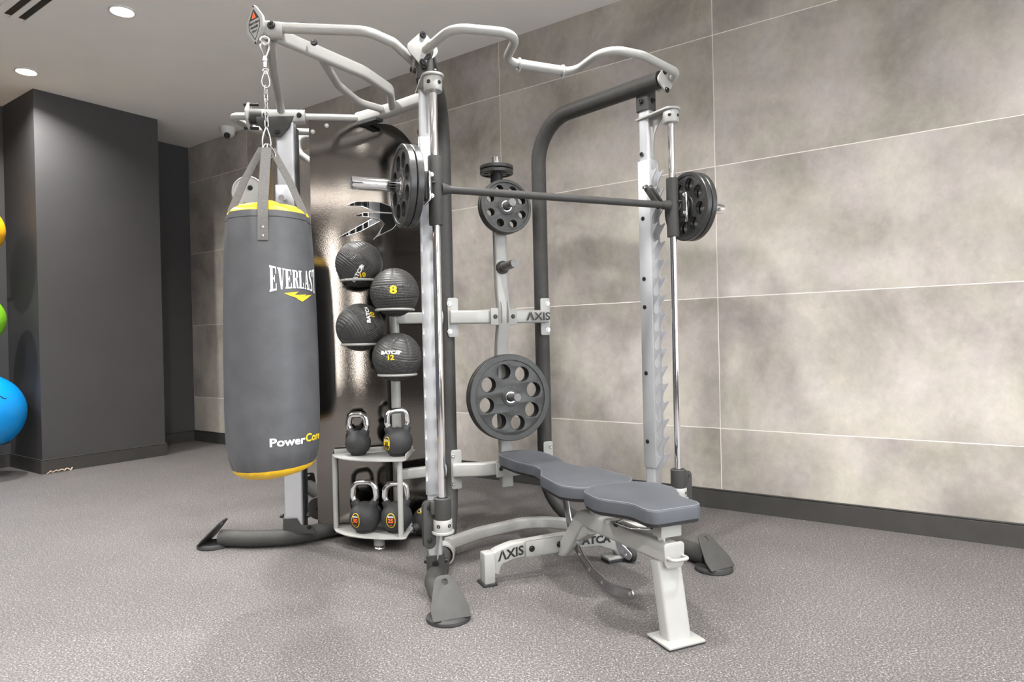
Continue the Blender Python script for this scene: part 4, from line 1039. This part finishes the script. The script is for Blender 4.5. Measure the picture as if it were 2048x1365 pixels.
# ================================================================== BENCH
BO = V((.19, 3.02, 0))
def LBn(f, u, z): return BO+F*f+U*u+Z*z
bench = thing('weight_bench', 'adjustable flat weight bench with slate blue pads and pale grey steel frame', 'bench', BO)
def pad(outline, z0, th, name, rads, dish=None):
    lp = rpoly(outline, rads, 8)
    # resample onto a soft-edged slab
    bm_ = bmesh.new()
    c = V((sum(p[0] for p in lp)/len(lp), sum(p[1] for p in lp)/len(lp), 0))
    def nrm_in(i):
        a = V((*lp[i-1], 0)); b_ = V((*lp[(i+1) % len(lp)], 0)); t_ = (b_-a).normalized(); nn = V((-t_.y, t_.x, 0))
        return nn
    area = sum(lp[i][0]*lp[(i+1) % len(lp)][1]-lp[(i+1) % len(lp)][0]*lp[i][1] for i in range(len(lp)))
    sg = 1 if area > 0 else -1
    levels = [(.004, 0), (0, .004), (0, th-.010), (.0015, th-.005), (.005, th-.001), (.011, th), (.018, th+.001), (.026, th+.002)]
    rg = []
    for ins, z_ in levels:
        rg.append([bm_.verts.new(LBn(lp[i][0]+sg*nrm_in(i).x*ins, lp[i][1]+sg*nrm_in(i).y*ins, z0+z_)) for i in range(len(lp))])
    for A_, B_ in zip(rg, rg[1:]):
        for k in range(len(lp)): bm_.faces.new((A_[k], A_[(k+1) % len(lp)], B_[(k+1) % len(lp)], B_[k]))
    bm_.faces.new(rg[0]); tf = bm_.faces.new(rg[-1])
    bmesh.ops.triangulate(bm_, faces=[tf])
    o = put(name, me_of(bm_), M_pad, bench)
    seam = [LBn(lp[i][0]+sg*nrm_in(i).x*.0035, lp[i][1]+sg*nrm_in(i).y*.0035, z0+th-.0025) for i in range(len(lp))]
    put('stitching', sweep(seam, circ(.0016, 6), closed=True), M_seam, o)
    bb__ = [LBn(lp[i][0]+sg*nrm_in(i).x*.006, lp[i][1]+sg*nrm_in(i).y*.006, z0) for i in range(len(lp))]
    bm_ = bmesh.new(); A_ = [bm_.verts.new(p) for p in bb__]; B_ = [bm_.verts.new(p-Z*.010) for p in bb__]
    for k in range(len(A_)): bm_.faces.new((A_[k], A_[(k+1) % len(A_)], B_[(k+1) % len(A_)], B_[k]))
    bm_.faces.new(A_); bm_.faces.new(B_); put('pad_board', me_of(bm_), M_board, o)
    return o
uc = .045
bp_o = [(-.605, -.085), (-.605, .085), (-.50, .120), (-.30, .118), (-.16, .085), (-.06, .098), (.05, .155), (.27, .175), (.355, .12), (.36, -.12), (.27, -.175), (.05, -.155), (-.06, -.098), (-.16, -.085), (-.30, -.118), (-.50, -.120)]
pad([(f_, u_+uc) for f_, u_ in bp_o], .398, .052, 'back_pad', [.07, .07, .08, .1, .08, .06, .12, .09, .1, .1, .09, .12, .06, .08, .1, .08])
sp_o = [(.395, -.09), (.395, .09), (.46, .165), (.58, .178), (.70, .108), (.79, .112), (.828, 0.095), (.828, -.095), (.79, -.112), (.70, -.108), (.58, -.178), (.46, -.165)]
pad([(f_, u_+.035) for f_, u_ in sp_o], .412, .052, 'seat_pad', [.08, .08, .07, .09, .10, .045, .04, .04, .045, .10, .09, .07])
# spine, post, cap, handle
us = .028
put('spine', sweep(fillet([LBn(-.02, us-.02, .105), LBn(.045, us-.01, .105), LBn(.205, us, .290), LBn(.36, us, .288), LBn(.80, us, .300)], [0, .05, .09, .5, 0], 8), rrect(.062, .072, .012), up=Z), M_light, bench)
put('end_cap', shape([rpoly([(-.038, -.048), (.038, -.048), (.042, .040), (-.042, .040)], [.02, .02, .014, .014])], .008, frame(LBn(.806, us, .300), -U, Z), bev=.002), M_light, bench)
put('grab_handle', sweep(fillet([LBn(.808, us-.030, .290), LBn(.842, us-.030, .290), LBn(.842, us+.034, .290), LBn(.808, us+.034, .290)], [0, .014, .014, 0], 6), circ(.0062, 12)), M_light, bench)
put('front_post', sweep([LBn(.800, us+.005, .008), LBn(.755, us, .268)], rrect(.095, .055, .010), up=F), M_light, bench)
put('foot_plate', box(LBn(.800, us+.005, .010), (.150, .130, .010), AX, bev=.004), M_light, bench)
put('foot_pad', box(LBn(.800, us+.005, .0025), (.146, .126, .005), AX, bev=.001), M_rubber, bench)
# rear base, arched
rbz = .130
rb = [LBn(0, -.330, .055), LBn(0, -.315, .105), LBn(0, -.235, .125), LBn(-.0, 0, .130), LBn(0, .20, .122), LBn(0, .305, .080), LBn(0, .335, .035)]
rb[0] = LBn(0, -.335, .05)
rbo = put('rear_base', sweep(fillet(rb, [0, .05, .10, .4, .08, .05, 0], 6), rrect(.074, .050, .010), up=F), M_light, bench)
put('end_plate', box(LBn(.018, -.352, .075), (.050, .060, .132), AX, bev=.008), M_light, bench)
put('rubber_foot', box(LBn(.01, -.352, .006), (.064, .085, .012), AX, bev=.003), M_rubber, bench)
put('end_plate', box(LBn(.0, .30, .022), (.13, .075, .012), AX, bev=.003), M_light, bench)
put('rubber_foot', box(LBn(.0, .30, .008), (.125, .070, .016), AX, bev=.003), M_rubber, bench)
put('clamp_plate', box(LBn(.030, -.085, .129), (.19, .010, .072), AX, bev=.008), M_light, bench)
bolt(LBn(.036, -.150, .129), F, bench, r=.011); bolt(LBn(.036, -.015, .129), F, bench, r=.011)
put('frame_lettering', text('\u039bXIS', .055, m=frame(LBn(.0258, -.245, .118), (U+Z*.12).normalized(), Z, F), ext=.0004, bold=.0015, sx=1.05), M_black, rbo, 'black AXIS lettering')
put('frame_lettering', text('BATCA', .046, m=frame(LBn(.0258, .165, .118), (U-Z*.06).normalized(), Z, F), ext=.0004, bold=.002, sx=1.2), M_black, rbo, 'black BATCA lettering')
# wheel + bracket at the right end
put('wheel', lathe([(0, -.014), (.030, -.014), (.034, -.010), (.034, .010), (.030, .014), (0, .014)], frame(LBn(.055, .345, .036), F, Z), n=28), M_rubber, bench, 'transport wheel')
put('wheel_bracket', oblong(LBn(.060, .322, .038), LBn(.0, .27, .11), .055, .006, U-F*.1, hs=()), M_alu, bench)
for dz in (0, .02): bolt(LBn(.055, .317, .038)+Z*dz, -U, bench, r=.010, m=M_steel)
# chrome adjustment arc with holes and upper strut
arc = [(-.0, .400), (.028, .31), (.058, .225), (.100, .155), (.165, .100), (.245, .066), (.345, .048), (.440, .050), (.535, .072)]
apts = fillet([V((f_, z_, 0)) for f_, z_ in arc], .12, 3)
hw2 = .0215; L1 = []; L2 = []
for i, p in enumerate(apts):
    t_ = (apts[min(i+1, len(apts)-1)]-apts[max(i-1, 0)]).normalized(); nn = V((-t_.y, t_.x, 0))
    L1.append((p.x+nn.x*hw2, p.y+nn.y*hw2)); L2.append((p.x-nn.x*hw2, p.y-nn.y*hw2))
endc = apts[-1]; et = (apts[-1]-apts[-2]).normalized(); en = V((-et.y, et.x, 0))
cap_ = [(endc.x+(en.x*math.cos(R(a))+et.x*math.sin(R(a)))*hw2, endc.y+(en.y*math.cos(R(a))+et.y*math.sin(R(a)))*hw2) for a in range(20, 161, 20)]
hl = [hole(f_, z_, .006, 10) for f_, z_ in ((.078, .19), (.128, .128), (.19, .088), (.262, .062), (.525, .069))]
for sd in (0, ):
    put('adjuster_arc', shape([L1+cap_+L2[::-1]], .009, frame(LBn(0, us-.002, 0), F, Z), bev=.001), M_arc, bench, 'chrome adjustment arc with holes')
for q_ in (.30, .44, .58, .71, .97):
    p = apts[min(len(apts)-1, int(q_*len(apts)))]
    put('pin_hole', join(lathe([(0, .0004), (.0062, .0004)], frame(LBn(p.x, us-.0068, p.y), F, -Z, -U), n=12, cap=False), torus(LBn(p.x, us-.0068, p.y), U, .0065, .0012, 14, 6)), M_steel, bench, 'bright rimmed pin hole')
put('arc_housing', sweep(fillet([LBn(.115, us, .225), LBn(.16, us, .20), LBn(.25, us, .255)], .03, 4), rrect(.052, .060, .010), up=Z), M_light, bench)
put('pad_bracket', box(LBn(.12, us, .385), (.06, .42, .020), AX, bev=.003), M_light, bench)
put('pad_bracket', box(LBn(.60, us, .398), (.075, .33, .014), AX, bev=.003), M_light, bench)
put('seat_hinge', box(LBn(.77, us, .374), (.085, .05, .040), AX, bev=.003), M_light, bench)
put('hinge_block', box(LBn(.30, us, .345), (.05, .05, .075), AX, bev=.004), M_light, bench)
put('hinge_pin', cyl(LBn(.745, us-.005, .36), LBn(.745, us-.005, .330), .016), M_steel, bench, 'steel adjuster pin')
put('pull_lever', sweep([LBn(.55, us-.02, .372), LBn(.58, us-.085, .362), LBn(.66, us-.075, .362), LBn(.70, us-.02, .362)], rrect(.012, .006, .002), up=Z), M_chrome, bench, 'chrome release lever')
bolt(LBn(.57, us-.082, .355), -Z, bench, r=.008, h=.01); bolt(LBn(-.02, -.05, .386), -Z, bench, r=.009, h=.012); bolt(LBn(.34, -.04, .386), -Z, bench, r=.009, h=.012)

# ================================================================== EXERCISE BALLS on a wall rack outside the frame edge
def gb(c, r_, m_, lb, marks):
    me = bpy.data.meshes.new('ball'); bm = bmesh.new(); bmesh.ops.create_uvsphere(bm, u_segments=64, v_segments=40, radius=r_); 
    # shallow moulded rings
    for v_ in bm.verts:
        a = math.asin(max(-1, min(1, v_.co.z/r_)))
        v_.co *= 1+.0012*math.cos(a*40)
    bm.to_mesh(me); bm.free(); o = put('exercise_ball', me, m_); o.location = c; setp(o, lb, 'exercise ball', 'exercise balls at the left edge')
    tn = (V((0, 0, 1.05))-V(c)).normalized(); X = Z.cross(tn).normalized()
    for (dx, dz, s_, txt, rt_) in marks:
        sm = sphmap((0, 0, 0), r_, tn+X*dx+Z*dz, Z, .001, rt_)
        if txt: me2 = text(txt, s_, fn=sm, ext=0, bold=.001, sub=1)
        else: me2 = polys([[(-.03, .012), (-.02, .016), (-.008, .002), (.008, -.002), (.03, .008), (.006, -.010), (-.014, -.004)]], c2(sm), sub=2)
        oo = bpy.data.objects.new('mark', me2); C.objects.link(oo); oo.parent = o; me2.materials.append(M_black)
    return o
gb((-4.290, 5.40, .545), .312, M_balb, 'large blue exercise ball, lowest at the left edge of the picture', [(.62, .42, .04, '', -.2)])
gb((-4.318, 5.40, 1.296), .212, M_balg, 'lime green exercise ball between the blue and yellow ones', [])
gb((-4.318, 5.40, 2.019), .220, M_baly, 'yellow orange exercise ball, highest at the left edge', [(.55, .35, .05, '7', .3), (.9, -.05, .04, '', 1.2)])
rk = thing('ball_rack', 'black wall mounted ball rack just outside the left edge', 'ball rack', (-4.62, 5.62, 0))
put('rack_pole', cyl((-4.66, 5.60, 0), (-4.66, 5.60, 2.3), .02), M_dark, rk)
for z_, rr in ((.545, .312), (1.296, .212), (2.019, .22)):
    q = rr*.6; c = V((-4.30, 5.40, z_-math.sqrt(rr*rr-q*q)-.006))
    put('rack_ring', torus(c, Z, q+.004, .007, 36, 8), M_dark, rk)
    dd = (V((-4.66, 5.60, c.z))-c).normalized(); put('ring_arm', cyl(c+dd*q, V((-4.66, 5.60, c.z)), .01, n=10), M_dark, rk)

# ================================================================== small things on the floor
pts = []
b0 = W(2.279+.05, SC-.686-.045, .0)
for k in range(60):
    q = k/59.; pts.append(W(2.30+.19*q, SC-.686-.040-.012*math.sin(q*23), .006+.016*abs(math.sin(q*14))))
o = put('beaded_cord', join(*[lathe([(0, -.0055), (.0045, -.003), (.0055, 0), (.0045, .003), (0, .0055)], Matrix.Translation(p), n=8) for p in pts]), M_cord)
setp(o, 'little tangle of beige beaded cord by the dark column foot', 'cord')
bits = [(1484, 1024), (1172, 1000)]
